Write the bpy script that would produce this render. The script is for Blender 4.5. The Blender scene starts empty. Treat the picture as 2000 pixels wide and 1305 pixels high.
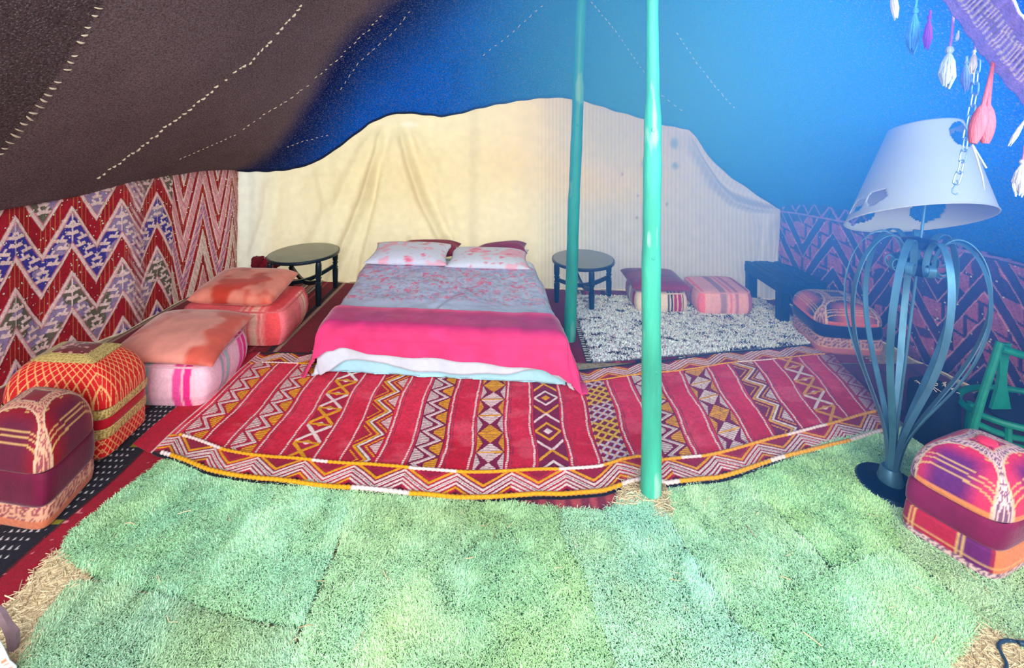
import bpy, bmesh, math, random
import numpy as np
from mathutils import Vector, Matrix, noise as mnoise
random.seed(7); rng = np.random.default_rng(7)
S = bpy.context.scene; C = S.collection
PI = math.pi

# ------------------------------------------------------------------ camera, world, light, exposure
F = 850.0; HZ = 230.0; EYE = 1.6            # focal length and horizon row in a 2000 x 1305 frame, eye height
cd = bpy.data.cameras.new('camera'); cam = bpy.data.objects.new('camera', cd); C.objects.link(cam)
cd.sensor_width = 36; cd.lens = F/2000*36; cd.shift_y = -(652.5-HZ)/2000; cd.clip_start = 0.05; cd.clip_end = 200
cam.location = (0, 0, EYE); cam.rotation_euler = (PI/2, 0, 0); S.camera = cam
w = bpy.data.worlds.new('sky'); S.world = w; w.use_nodes = True
w.node_tree.nodes['Background'].inputs[0].default_value = (0.86, 0.94, 1.0, 1)
w.node_tree.nodes['Background'].inputs[1].default_value = 1.9
def area(name, loc, aim, size, power, col, sy=None, spread=None):
    l = bpy.data.lights.new(name, 'AREA'); l.energy = power; l.color = col; l.size = size
    if sy: l.shape = 'RECTANGLE'; l.size_y = sy
    if spread: l.spread = math.radians(spread)
    o = bpy.data.objects.new(name, l); C.objects.link(o); o.location = loc
    o.rotation_euler = (Vector(aim)-Vector(loc)).to_track_quat('-Z', 'Y').to_euler(); return o
area('daylight_from_entrance', (0.0, -1.6, 2.6), (0, 2.6, 0.3), 4.5, 230, (1.0, 0.97, 0.93), 2.4)
area('daylight_behind_curtain', (-0.9, 6.3, 1.6), (-0.8, 4.2, 0.8), 4.5, 45, (1.0, 0.90, 0.70), 2.5)
area('added_blue_light', (1.6, 0.30, 1.85), (1.35, 3.0, 2.05), 1.0, 30, (0.18, 0.50, 1.0), 0.6, 100)  # added lamp, the roof has no gap; lights the blue glare
S.view_settings.view_transform = 'Standard'; S.view_settings.look = 'None'
S.view_settings.gamma = 1; S.view_settings.use_curve_mapping = False; S.view_settings.exposure = 0.0
S.cycles.max_bounces = 6; S.cycles.diffuse_bounces = 4; S.cycles.volume_bounces = 1
S.cycles.volume_step_rate = 2.0; S.cycles.use_denoising = True

# ------------------------------------------------------------------ helpers
def lin(c):
    c = np.asarray(c, float)/255.0
    return np.where(c <= 0.04045, c/12.92, ((c+0.055)/1.055)**2.4)
def L(*c): return lin(c)
def Pz(px, py, z=0.0):                       # the point at height z seen at a pixel
    d = (EYE-z)*F/(py-HZ); return ((px-1000)/F*d, d, z)
def Pd(px, py, d): return ((px-1000)/F*d, d, EYE-(py-HZ)/F*d)
def tag(o, label=None, cat=None, group=None, kind=None):
    if label: o['label'] = label
    if cat: o['category'] = cat
    if group: o['group'] = group
    if kind: o['kind'] = kind
    return o
def empty(name, loc, label=None, cat=None, group=None, rz=0):
    o = bpy.data.objects.new(name, None); C.objects.link(o); o.location = loc; o.rotation_euler[2] = rz
    o.empty_display_size = .1
    return tag(o, label, cat, group)
def setcol(me, col):
    a = me.color_attributes.new('Col', 'FLOAT_COLOR', 'POINT')
    c = np.ones((len(me.vertices), 4), np.float32); c[:, :3] = col; a.data.foreach_set('color', c.ravel())
def mesh(name, V, Fc, mat, parent=None, col=None, smooth=True, loc=None, mats=None, solid=0):
    me = bpy.data.meshes.new(name); V = np.asarray(V, float)
    if isinstance(Fc, np.ndarray):
        n, k = Fc.shape
        me.vertices.add(len(V)); me.vertices.foreach_set('co', V.astype(np.float32).ravel())
        me.loops.add(n*k); me.loops.foreach_set('vertex_index', Fc.astype(np.int32).ravel())
        me.polygons.add(n); me.polygons.foreach_set('loop_start', np.arange(0, n*k, k, dtype=np.int32))
        me.polygons.foreach_set('loop_total', np.full(n, k, np.int32)); me.update(calc_edges=True)
    else:
        me.from_pydata([tuple(v) for v in V], [], Fc); me.update()
    if col is not None: setcol(me, np.broadcast_to(np.asarray(col, float), (len(V), 3)))
    me.polygons.foreach_set('use_smooth', np.full(len(me.polygons), smooth))
    me.materials.append(mat)
    o = bpy.data.objects.new(name, me); C.objects.link(o)
    if parent is not None:
        o.parent = parent
        if parent.type == 'EMPTY' or loc is None:
            M = parent.matrix_basis.inverted() if parent.parent is None else (parent.parent.matrix_basis @ parent.matrix_basis).inverted()
            me.transform(M)
    if solid:
        md = o.modifiers.new('thick', 'SOLIDIFY'); md.thickness = solid; md.offset = -1
    return o
def gridfaces(nu, nv, wrap=False, flip=False):
    i = np.arange(nv-1)[:, None]; j = np.arange(nu if wrap else nu-1)[None, :]; j2 = (j+1) % nu
    f = np.stack([i*nu+j, i*nu+j2, (i+1)*nu+j2, (i+1)*nu+j], -1).reshape(-1, 4)
    return f[:, ::-1].copy() if flip else f
def grid(name, P, mat, parent=None, col=None, wrap=False, flip=False, keep=None, **k):   # P: (nv, nu, 3)
    nv, nu = P.shape[:2]; f = gridfaces(nu, nv, wrap, flip)
    if keep is not None: f = f[keep.reshape(-1)]
    return mesh(name, P.reshape(-1, 3), f, mat, parent, None if col is None else col.reshape(-1, 3), **k)
class MB:
    def __init__(s): s.V = []; s.F = []
    def add(s, V, Fc):
        n = len(s.V); s.V += [tuple(v) for v in V]; s.F += [tuple(int(i)+n for i in f) for f in Fc]; return s
    def box(s, lo, hi, ch=0.004):
        lo = np.array(lo, float); hi = np.array(hi, float); ch = min(ch, (hi-lo).min()*.3)
        V = []; ids = {}
        for ax in range(3):
            for sx in (0, 1):
                for sy in (0, 1):
                    for sz in (0, 1):
                        c = [hi[i] if (sx, sy, sz)[i] else lo[i] for i in range(3)]
                        for a in range(3):
                            if a != ax: c[a] += -ch if (sx, sy, sz)[a] else ch
                        ids[ax, sx, sy, sz] = len(V); V.append(c)
        Fc = []
        for ax in range(3):
            o = [a for a in range(3) if a != ax]
            for sd in (0, 1):
                q = []
                for (a, b) in ((0, 0), (1, 0), (1, 1), (0, 1)):
                    k = [0, 0, 0]; k[ax] = sd; k[o[0]] = a; k[o[1]] = b; q.append(ids[(ax, *k)])
                Fc.append(q)
        for e in range(3):
            o = [a for a in range(3) if a != e]
            for a in (0, 1):
                for b in (0, 1):
                    q = []
                    for (ax, t) in ((o[0], 0), (o[0], 1), (o[1], 1), (o[1], 0)):
                        k = [0, 0, 0]; k[o[0]] = a; k[o[1]] = b; k[e] = t; q.append(ids[(ax, *k)])
                    Fc.append(q)
        for k in ((i, j, l) for i in (0, 1) for j in (0, 1) for l in (0, 1)): Fc.append([ids[(0, *k)], ids[(1, *k)], ids[(2, *k)]])
        return s.add(V, Fc)
    def tube(s, pts, r, n=10, close=False, flat=None):
        pts = [Vector(p) for p in pts]; m = len(pts); rr = [r]*m if not hasattr(r, '__len__') else list(r)
        V = []; N = None
        for i, p in enumerate(pts):
            a = pts[(i-1) % m] if (close or i > 0) else p; b = pts[(i+1) % m] if (close or i < m-1) else p
            t = (b-a).normalized()
            if N is None: N = t.orthogonal().normalized()
            N = (N-t*N.dot(t)).normalized(); B = t.cross(N)
            for k in range(n):
                q = 2*PI*k/n; V.append(p+(N*math.cos(q)+B*math.sin(q))*rr[i])
        Fc = []
        for i in range(m if close else m-1):
            for k in range(n): Fc.append((i*n+k, i*n+(k+1) % n, ((i+1) % m)*n+(k+1) % n, ((i+1) % m)*n+k))
        if not close: Fc.append(tuple(range(n-1, -1, -1))); Fc.append(tuple((m-1)*n+k for k in range(n)))
        return s.add(V, Fc)
    def lathe(s, c, prof, n=32, ax=None):
        V = []
        for (r, z) in prof:
            for k in range(n):
                q = 2*PI*k/n; V.append((c[0]+r*math.cos(q), c[1]+r*math.sin(q), c[2]+z))
        m = len(prof); Fc = [(i*n+k, i*n+(k+1) % n, (i+1)*n+(k+1) % n, (i+1)*n+k) for i in range(m-1) for k in range(n)]
        Fc.append(tuple(range(n-1, -1, -1))); Fc.append(tuple((m-1)*n+k for k in range(n)))
        return s.add(V, Fc)
    def build(s, name, mat, parent=None, col=None, smooth=True, fix=True):
        o = mesh(name, s.V, s.F, mat, parent, col, smooth)
        if fix:
            bm = bmesh.new(); bm.from_mesh(o.data); bmesh.ops.recalc_face_normals(bm, faces=bm.faces)
            for e in bm.edges:
                if len(e.link_faces) == 2 and e.calc_face_angle(0) > .6: e.smooth = False
            bm.to_mesh(o.data); bm.free()
        return o
def sm(a, b, x):
    t = np.clip((np.asarray(x, float)-a)/(b-a), 0, 1); return t*t*(3-2*t)
def fr(x): return x-np.floor(x)
def mix(a, b, t):
    t = np.asarray(t, float)
    return a*(1-t[..., None])+b*t[..., None]
def put(col, m, c):                         # colour c where mask m (0..1)
    m = np.asarray(m, float)[..., None]; return col*(1-m)+np.asarray(c)*m
def nz(x, y, s, seed=0):                     # smooth value noise, vectorised
    x = np.asarray(x)*s+seed*17.3; y = np.asarray(y)*s+seed*5.7
    xi = np.floor(x); yi = np.floor(y); xf = x-xi; yf = y-yi
    h = lambda i, j: fr(np.sin(i*127.1+j*311.7+seed*74.7)*43758.5453)
    u = xf*xf*(3-2*xf); v = yf*yf*(3-2*yf)
    return (h(xi, yi)*(1-u)+h(xi+1, yi)*u)*(1-v)+(h(xi, yi+1)*(1-u)+h(xi+1, yi+1)*u)*v
def fbm(x, y, s, seed=0): return (nz(x, y, s, seed)+.5*nz(x, y, s*2.1, seed+1)+.25*nz(x, y, s*4.3, seed+2))/1.75

# ------------------------------------------------------------------ materials
def mat(name, color=None, rough=.85, attr=False, sheen=0, metal=0, nscale=60, var=.12, bump=.25, bscale=None, trans=0, weave=0, spec=.3, coat=0, stretch=(1, 1, 1), fleck=None):
    m = bpy.data.materials.new(name); m.use_nodes = True; nt = m.node_tree; N = nt.nodes; Lk = nt.links
    b = N['Principled BSDF']; b.inputs['Roughness'].default_value = rough; b.inputs['Metallic'].default_value = metal
    b.inputs['Specular IOR Level'].default_value = spec
    if sheen: b.inputs['Sheen Weight'].default_value = sheen; b.inputs['Sheen Roughness'].default_value = .35
    if coat: b.inputs['Coat Weight'].default_value = coat; b.inputs['Coat Roughness'].default_value = .12
    tc = N.new('ShaderNodeTexCoord'); mp = N.new('ShaderNodeMapping'); mp.inputs['Scale'].default_value = stretch
    Lk.new(tc.outputs['Object'], mp.inputs[0])
    no = N.new('ShaderNodeTexNoise'); no.inputs['Scale'].default_value = nscale; no.inputs['Detail'].default_value = 4
    Lk.new(mp.outputs[0], no.inputs['Vector'])
    if attr:
        src = N.new('ShaderNodeAttribute'); src.attribute_name = 'Col'; so = src.outputs['Color']
    else:
        src = N.new('ShaderNodeRGB'); src.outputs[0].default_value = (*color, 1); so = src.outputs[0]
    mr = N.new('ShaderNodeMapRange'); mr.inputs['From Min'].default_value = .3; mr.inputs['From Max'].default_value = .7
    mr.inputs['To Min'].default_value = 1-var; mr.inputs['To Max'].default_value = 1+var
    Lk.new(no.outputs['Fac'], mr.inputs['Value'])
    mx = N.new('ShaderNodeVectorMath'); mx.operation = 'SCALE'; Lk.new(so, mx.inputs[0]); Lk.new(mr.outputs[0], mx.inputs['Scale'])
    out = mx.outputs[0]
    if fleck:
        fn = N.new('ShaderNodeTexNoise'); fn.inputs['Scale'].default_value = fleck[1]; fn.inputs['Detail'].default_value = 2
        Lk.new(mp.outputs[0], fn.inputs['Vector'])
        fm = N.new('ShaderNodeMapRange'); fm.inputs['From Min'].default_value = fleck[2]; fm.inputs['From Max'].default_value = fleck[2]+.05
        Lk.new(fn.outputs['Fac'], fm.inputs['Value'])
        mm = N.new('ShaderNodeMix'); mm.data_type = 'RGBA'; Lk.new(fm.outputs[0], mm.inputs['Factor'])
        Lk.new(out, mm.inputs[6]); mm.inputs[7].default_value = (*fleck[0], 1); out = mm.outputs[2]
    Lk.new(out, b.inputs['Base Color'])
    if bump:
        bn = N.new('ShaderNodeTexNoise'); bn.inputs['Scale'].default_value = bscale or nscale*3; bn.inputs['Detail'].default_value = 3
        Lk.new(mp.outputs[0], bn.inputs['Vector']); bp = N.new('ShaderNodeBump'); bp.inputs['Strength'].default_value = bump
        bp.inputs['Distance'].default_value = .004; h = bn.outputs['Fac']
        if weave:
            ws = []
            for d in ('X', 'Z'):
                wv = N.new('ShaderNodeTexWave'); wv.bands_direction = d; wv.inputs['Scale'].default_value = weave; Lk.new(tc.outputs['Object'], wv.inputs['Vector']); ws.append(wv)
            ad = N.new('ShaderNodeMath'); ad.operation = 'ADD'; Lk.new(ws[0].outputs['Fac'], ad.inputs[0]); Lk.new(ws[1].outputs['Fac'], ad.inputs[1])
            a2 = N.new('ShaderNodeMath'); a2.operation = 'ADD'; Lk.new(ad.outputs[0], a2.inputs[0]); Lk.new(h, a2.inputs[1]); h = a2.outputs[0]
        Lk.new(h, bp.inputs['Height']); Lk.new(bp.outputs[0], b.inputs['Normal'])
    if trans:
        tr = N.new('ShaderNodeBsdfTranslucent'); Lk.new(out, tr.inputs['Color']); ms = N.new('ShaderNodeMixShader')
        ms.inputs[0].default_value = trans; Lk.new(b.outputs[0], ms.inputs[1]); Lk.new(tr.outputs[0], ms.inputs[2])
        Lk.new(ms.outputs[0], N['Material Output'].inputs['Surface'])
    return m
M_rug = mat('kilim wool', attr=True, rough=.95, nscale=90, var=.16, bump=.6, bscale=260, sheen=.1)
M_tap = mat('tapestry wool', attr=True, rough=.95, nscale=120, var=.2, bump=.8, bscale=220)
M_cloth = mat('printed cotton', attr=True, rough=.9, nscale=40, var=.04, bump=.25, bscale=300)
M_soft = mat('pouf cloth', attr=True, rough=.85, nscale=70, var=.1, bump=.35, bscale=320)
M_brocade = mat('brocade', attr=True, rough=.6, nscale=80, var=.14, bump=.5, bscale=380, sheen=.15)
M_velvet = mat('velvet', attr=True, rough=.75, nscale=9, var=.16, bump=.3, bscale=120, sheen=.35)
M_curtain = mat('curtain cotton', attr=True, rough=.9, nscale=14, var=.05, bump=.2, bscale=200, trans=.42)
M_tent = mat('goat hair tent cloth', attr=True, rough=1, nscale=110, var=.5, bump=1.0, bscale=190, spec=.05, fleck=((.17, .16, .18), 130, .59))
M_stitch = mat('stitch yarn', L(225, 210, 185), rough=.9, nscale=200)
M_turf = mat('artificial grass', attr=True, rough=.7, nscale=20, var=.06, bump=0)
M_turfback = mat('turf backing', L(84, 140, 108), rough=.95)
M_straw = mat('straw', attr=True, rough=.8, nscale=60, var=.15, bump=0)
M_earth = mat('trodden earth and chaff', L(176, 158, 128), rough=1, nscale=50, var=.35, bump=1, bscale=90)
M_pole = mat('green painted pole', L(66, 176, 148), rough=.6, nscale=7, var=.3, fleck=((.30, .62, .50), 9, .60), bump=.4, bscale=50, stretch=(1.5, 1.5, .35), coat=.15)
M_poledark = mat('darker green painted pole', L(30, 138, 118), rough=.6, nscale=7, var=.3, fleck=((.10, .36, .30), 9, .60), bump=.4, bscale=50, stretch=(1.5, 1.5, .35), coat=.15)
M_blackwood = mat('black lacquered wood', L(14, 36, 48), rough=.35, nscale=30, var=.2, bump=.1, coat=.3)
M_slat = mat('black painted slats', L(12, 24, 42), rough=.55, nscale=25, var=.2, bump=.2, stretch=(1, .1, 1))
M_top = mat('worn grey green table top', L(140, 142, 122), rough=.4, nscale=8, var=.08, bump=.05, coat=.2)
M_iron = mat('wrought steel strip', L(74, 116, 142), rough=.42, metal=.45, nscale=18, var=.3, bump=.15, stretch=(1, 1, .2))
M_irondark = mat('dark steel', L(16, 34, 60), rough=.4, metal=.5, nscale=20, var=.2, bump=.1)
M_chrome = mat('chain steel', L(170, 195, 215), rough=.3, metal=.8, var=.1, bump=0)
M_shade = mat('lamp shade plastic', L(186, 184, 180), rough=.6, nscale=5, var=.03, bump=.05, trans=.3)
M_chair = mat('green painted wood', L(14, 118, 96), rough=.5, nscale=30, var=.15, bump=.1)
M_bag = mat('black felt', L(12, 18, 30), rough=1, nscale=60, var=.4, bump=.6)
M_yarn = mat('tassel yarn', attr=True, rough=.95, nscale=120, var=.2, bump=.8, bscale=300, stretch=(1, 1, .15))
M_seq = mat('sequin', L(240, 235, 225), rough=.25, metal=.6, var=.05, bump=0)
M_cable = mat('blue black cable', L(40, 70, 95), rough=.4, var=.2, bump=0)

# ------------------------------------------------------------------ tent shell
BX = [-3.3, -2.80, -1.55, .3, 1.2, 2.36, 3.1]; BY = [4.48, 4.45, 4.24, 4.10, 4.04, 3.84, 3.80]
def yback(x): return np.interp(x, BX, BY)
SIL = [(380, 334), (480, 333), (530, 333), (570, 329), (610, 318), (645, 298), (685, 268), (720, 241), (750, 226), (780, 219), (820, 221), (860, 226), (890, 222), (930, 211),
       (960, 204), (1000, 197), (1040, 191), (1080, 188), (1110, 190), (1140, 195), (1170, 204), (1200, 214), (1230, 222), (1262, 231), (1300, 243), (1345, 250), (1362, 268), (1380, 296),
       (1400, 320), (1430, 345), (1460, 365), (1490, 386), (1520, 405), (1560, 409)]
sx, sz = [], []
for (x, y) in SIL:
    d = 4.1
    for _ in range(6): d = float(yback((x-1000)/F*d))
    sx.append((x-1000)/F*d); sz.append(EYE-(y-HZ)/F*d)
def zback(x): return np.interp(x, [-3.4]+sx+[2.9], [1.08]+sz+[.86])
def zback_s(x):                              # smoothed for the roof away from its edge
    return sum(zback(x+o)*wt for o, wt in ((-.3, .2), (-.15, .2), (0, .2), (.15, .2), (.3, .2)))
def zroof(x, y):
    dL = np.clip(x+2.98, 0, 9); dR = np.clip(2.72-x, 0, 9)
    A = 1.35*(1-np.exp(-np.minimum(dL*.62, dR*.75)))*1.15
    t = np.clip(yback(x)-y, 0, 9); k = np.clip(t/.5, 0, 1)
    sag = .03*np.sin(x*4+y*2)*np.clip(t, 0, 1)*np.clip(dL, 0, 1)*np.clip(dR, 0, 1)
    return zback(x)*(1-k)+zback_s(x)*k+A*(1-np.exp(-t/.95))+sag
def rayroof(px, py, d0=.6):
    d = d0; 
    while d < 4.4:
        X = (px-1000)/F*d; Z = EYE-(py-HZ)/F*d
        if Z > zroof(X, d): break
        d += .01
    X = (px-1000)/F*d; return Vector((X, d, float(zroof(X, d))))
# roof cloth
nu, nv = 360, 300
U = np.linspace(0, 1, nu)[None, :]; Vv = np.linspace(0, 1, nv)[:, None]
X = -3.25+6.25*U+0*Vv; Y = yback(X)+.01-(yback(X)-.35)*(Vv**1.15)
Z = zroof(X, Y)
bp_ = [rayroof(*p) for p in ((735, 0), (690, 110), (640, 200), (560, 275), (470, 322))]; bf = np.polyfit([p.y for p in bp_], [p.x for p in bp_], 1)
c = X-np.polyval(bf, Y)
brown = L(104, 86, 92); navy = L(8, 30, 90); blue = L(0, 98, 214)  # navy and blue put the right-hand glare into the roof colour
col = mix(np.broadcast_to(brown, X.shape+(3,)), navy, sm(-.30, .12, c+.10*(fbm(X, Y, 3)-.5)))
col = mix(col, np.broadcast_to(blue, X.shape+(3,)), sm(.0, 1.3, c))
s1 = sorted([tuple(rayroof(*p))[:2] for p in ((192, 12), (165, 65), (128, 140), (90, 190), (40, 250), (0, 298))], key=lambda p: p[1])
dark = 1-.42*sm(.0, .03, np.polyval(np.polyfit([p[1] for p in s1], [p[0] for p in s1], 1), Y)-X)
col = col*dark[..., None]*(.85+.3*fbm(X, Y, 6, 3))[..., None]
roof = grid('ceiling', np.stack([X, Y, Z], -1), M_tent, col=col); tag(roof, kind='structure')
# stitches of the seams that join the strips
def polypts(pl, n):
    pl = np.array(pl, float); s = np.r_[0, np.cumsum(np.hypot(*np.diff(pl, axis=0).T))]
    t = np.linspace(0, s[-1], n); return np.stack([np.interp(t, s, pl[:, 0]), np.interp(t, s, pl[:, 1])], 1)
st = MB().tube([(-.5, 0, 0), (-.25, 0, .1), (0, 0, .14), (.25, 0, .1), (.5, 0, 0)], [.10, .17, .19, .16, .08], 7)
sme = None
def stitch_obj(a, b, wd):
    global sme
    v = b-a; ln = v.length; m = (a+b)/2
    if sme is None:
        o = st.build('stitch', M_stitch); sme = o.data
    else: o = bpy.data.objects.new('stitch', sme); C.objects.link(o)
    o.parent = roof
    xa = v.normalized(); za = Vector((m.x*-.2, -.4, -1)); za = (za-xa*za.dot(xa)).normalized(); ya = za.cross(xa)
    R = Matrix((xa, ya, za)).transposed().to_4x4()
    o.matrix_basis = Matrix.Translation(m+za*.002) @ R @ Matrix.Diagonal((ln, wd, wd, 1))
for pl, n, ln, wd, slant in (([(192, 12), (165, 65), (128, 140), (90, 190), (40, 250), (0, 298)], 24, 16, .024, -1.0),
                             ([(588, 10), (548, 55), (492, 118), (440, 152), (400, 188), (340, 235), (270, 290), (195, 345)], 46, 8, .032, .15),
                             ([(745, 30), (690, 85), (640, 132), (570, 190), (520, 220), (465, 258)], 30, 6, .018, .2)):
    q = polypts(pl, n)
    for i in range(n):
        if random.random() < .06: continue
        a = q[max(i-1, 0)]; b = q[min(i+1, n-1)]; t = (b-a)/np.hypot(*(b-a)); an = math.atan2(t[1], t[0])+(slant if slant > 0 else PI/2*.75)+random.uniform(-.2, .2)
        h = np.array([math.cos(an), math.sin(an)])*ln*random.uniform(.35, .6)
        p = q[i]+rng.normal(0, 1.2, 2)
        stitch_obj(rayroof(*(p-h)), rayroof(*(p+h)), wd*random.uniform(.8, 1.2))
mb = MB()
for pl, n in (([(460, 262), (400, 288), (345, 312)], 14), ([(1155, 2), (1205, 62), (1262, 145)], 18), ([(1322, 62), (1360, 120), (1398, 168), (1440, 215)], 18),
              ([(1060, 8), (990, 70), (935, 112)], 12), ([(640, 262), (590, 275), (555, 288)], 10), ([(800, 20), (770, 60), (700, 120), (660, 180)], 16), ([(1280, 175), (1340, 220)], 6)):
    q = polypts(pl, n)
    for i in range(n-1):
        a = rayroof(*q[i]); b = rayroof(*(q[i]+(q[i+1]-q[i])*random.uniform(.25, .45))); a.z -= .004; b.z -= .004
        mb.tube([a, (a+b)/2-Vector((0, 0, .002)), b], .0028, 5)
tag(mb.build('seam_thread', M_stitch, roof), kind='stuff')
# hem of the roof cloth along the back and left rim
mb = MB(); mb.tube([(x, float(yback(x))-.01, float(zback(x))-.004+.004*math.sin(x*31)) for x in np.linspace(-2.8, 2.4, 160)], .010, 6)
mb.build('hem', mat('hem cloth', L(24, 38, 70), rough=1, nscale=60), roof)

# curtain wall at the back
nu, nv = 460, 130
U = np.linspace(0, 1, nu)[None, :]; T = np.linspace(0, 1, nv)[:, None]
X = -2.82+(2.36+2.82)*U+0*T; ZT = zback(X); Z = ZT*T+0*X
folds = [([(748, 240), (735, 300), (712, 380), (685, 450), (655, 520), (640, 560)], 9, .05), ([(738, 300), (725, 400), (700, 500), (690, 560)], 7, -.03),
         ([(730, 250), (690, 330), (650, 420), (640, 470)], 12, .03), ([(782, 245), (800, 320), (825, 390), (858, 460), (885, 520)], 9, .05), ([(800, 240), (850, 330), (880, 430), (905, 520)], 12, .025),
         ([(620, 320), (640, 400), (610, 480)], 12, .03), ([(530, 340), (520, 420), (490, 500)], 10, .03), ([(1345, 262), (1360, 300), (1395, 360), (1430, 392), (1470, 404), (1515, 406)], 9, .06),
         ([(1355, 262), (1385, 320), (1430, 370), (1515, 396)], 8, -.03), ([(1480, 420), (1470, 500), (1440, 560)], 12, .03), ([(1515, 415), (1505, 500), (1500, 580)], 9, .03), ([(870, 470), (905, 560)], 8, .03), ([(800, 470), (820, 520)], 7, .02)]
PX = 1000+F*X/yback(X); PY = HZ+(EYE-Z)*F/yback(X)
D = .012*np.sin(X*9+Z*1.2)+.006*np.sin(X*23)+.02*(fbm(X, Z, 2.5, 4)-.5)
for pl, wd, amp in folds:
    q = polypts(pl, 40); best = np.full(X.shape, 1e9); side = np.zeros(X.shape)
    for i in range(39):
        a, b = q[i], q[i+1]; ab = b-a; t = np.clip(((PX-a[0])*ab[0]+(PY-a[1])*ab[1])/(ab@ab), 0, 1)
        dx = PX-a[0]-t*ab[0]; dy = PY-a[1]-t*ab[1]; dd = np.hypot(dx, dy); m = dd < best
        best = np.where(m, dd, best); side = np.where(m, np.sign(dx*ab[1]-dy*ab[0]), side)
    ends = np.clip((PY-pl[0][1])/25, 0, 1) if abs(pl[0][1]-pl[-1][1]) > 100 else 1
    D = D-amp*1.25*(np.exp(-(best/wd)**2)-.35*np.exp(-((best-wd*1.6)/wd)**2)*(side > 0))*ends
Yc = yback(X)+D*np.clip((1-T)*9, .15, 1)
cream = L(245, 232, 195); yel = L(238, 214, 160); grey = L(206, 206, 214); pale = L(236, 238, 228)
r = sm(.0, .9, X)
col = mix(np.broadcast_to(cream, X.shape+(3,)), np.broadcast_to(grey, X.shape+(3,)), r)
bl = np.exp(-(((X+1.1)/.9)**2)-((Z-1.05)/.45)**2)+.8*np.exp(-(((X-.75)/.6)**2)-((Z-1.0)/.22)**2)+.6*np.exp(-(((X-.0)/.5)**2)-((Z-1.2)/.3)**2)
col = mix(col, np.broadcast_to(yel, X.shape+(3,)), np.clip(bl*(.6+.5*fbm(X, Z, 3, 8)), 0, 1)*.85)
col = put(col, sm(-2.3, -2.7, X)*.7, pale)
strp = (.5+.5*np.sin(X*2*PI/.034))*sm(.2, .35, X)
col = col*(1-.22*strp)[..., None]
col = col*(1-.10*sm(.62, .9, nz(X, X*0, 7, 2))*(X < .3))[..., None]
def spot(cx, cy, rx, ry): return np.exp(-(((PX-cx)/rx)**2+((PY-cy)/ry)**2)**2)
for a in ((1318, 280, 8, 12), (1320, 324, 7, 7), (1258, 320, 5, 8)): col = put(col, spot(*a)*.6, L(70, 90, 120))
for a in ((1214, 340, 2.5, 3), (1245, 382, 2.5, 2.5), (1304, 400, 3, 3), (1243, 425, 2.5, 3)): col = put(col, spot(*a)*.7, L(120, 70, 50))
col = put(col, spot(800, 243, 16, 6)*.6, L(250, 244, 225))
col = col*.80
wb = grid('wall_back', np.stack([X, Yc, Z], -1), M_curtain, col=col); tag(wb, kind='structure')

# side walls: sequinned zigzag tapestries hung on a rope
LW = np.array([(-3.16, 1.3), (-3.06, 2.6), (-2.93, 3.3), (-2.80, 4.47)]); RW = np.array([(2.36, 3.86), (2.62, 3.2), (2.78, 2.5), (2.86, 1.3)])
def pathpt(W, s):
    L_ = np.r_[0, np.cumsum(np.hypot(*np.diff(W, axis=0).T))]; return np.interp(s, L_, W[:, 0]), np.interp(s, L_, W[:, 1]), L_[-1]
def tapestry(name, W, flipn, colfn, zt, n=(560, 220), zfold=.02):
    _, _, Ls = pathpt(W, 0); s = np.linspace(0, Ls, n[0])[None, :]; T = np.linspace(0, 1, n[1])[:, None]
    x, y, _ = pathpt(W, s+0*T); z = zt(s)*T; sg = flipn
    relief, col = colfn(s+0*T, z)
    off = (zfold*np.sin(s*7)+.5*zfold*np.sin(s*19+1))*(1-.6*T)+relief
    P = np.stack([x+sg*off, y+0*T, z], -1)
    o = grid(name, P, M_tap, col=col, flip=(sg > 0)); return tag(o, kind='structure'), P
RED = L(176, 30, 48); WINE = L(120, 14, 34); CR = L(240, 208, 204); PINK = L(226, 150, 160); PUR = L(66, 58, 150); GRN = L(104, 100, 88)
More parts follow.
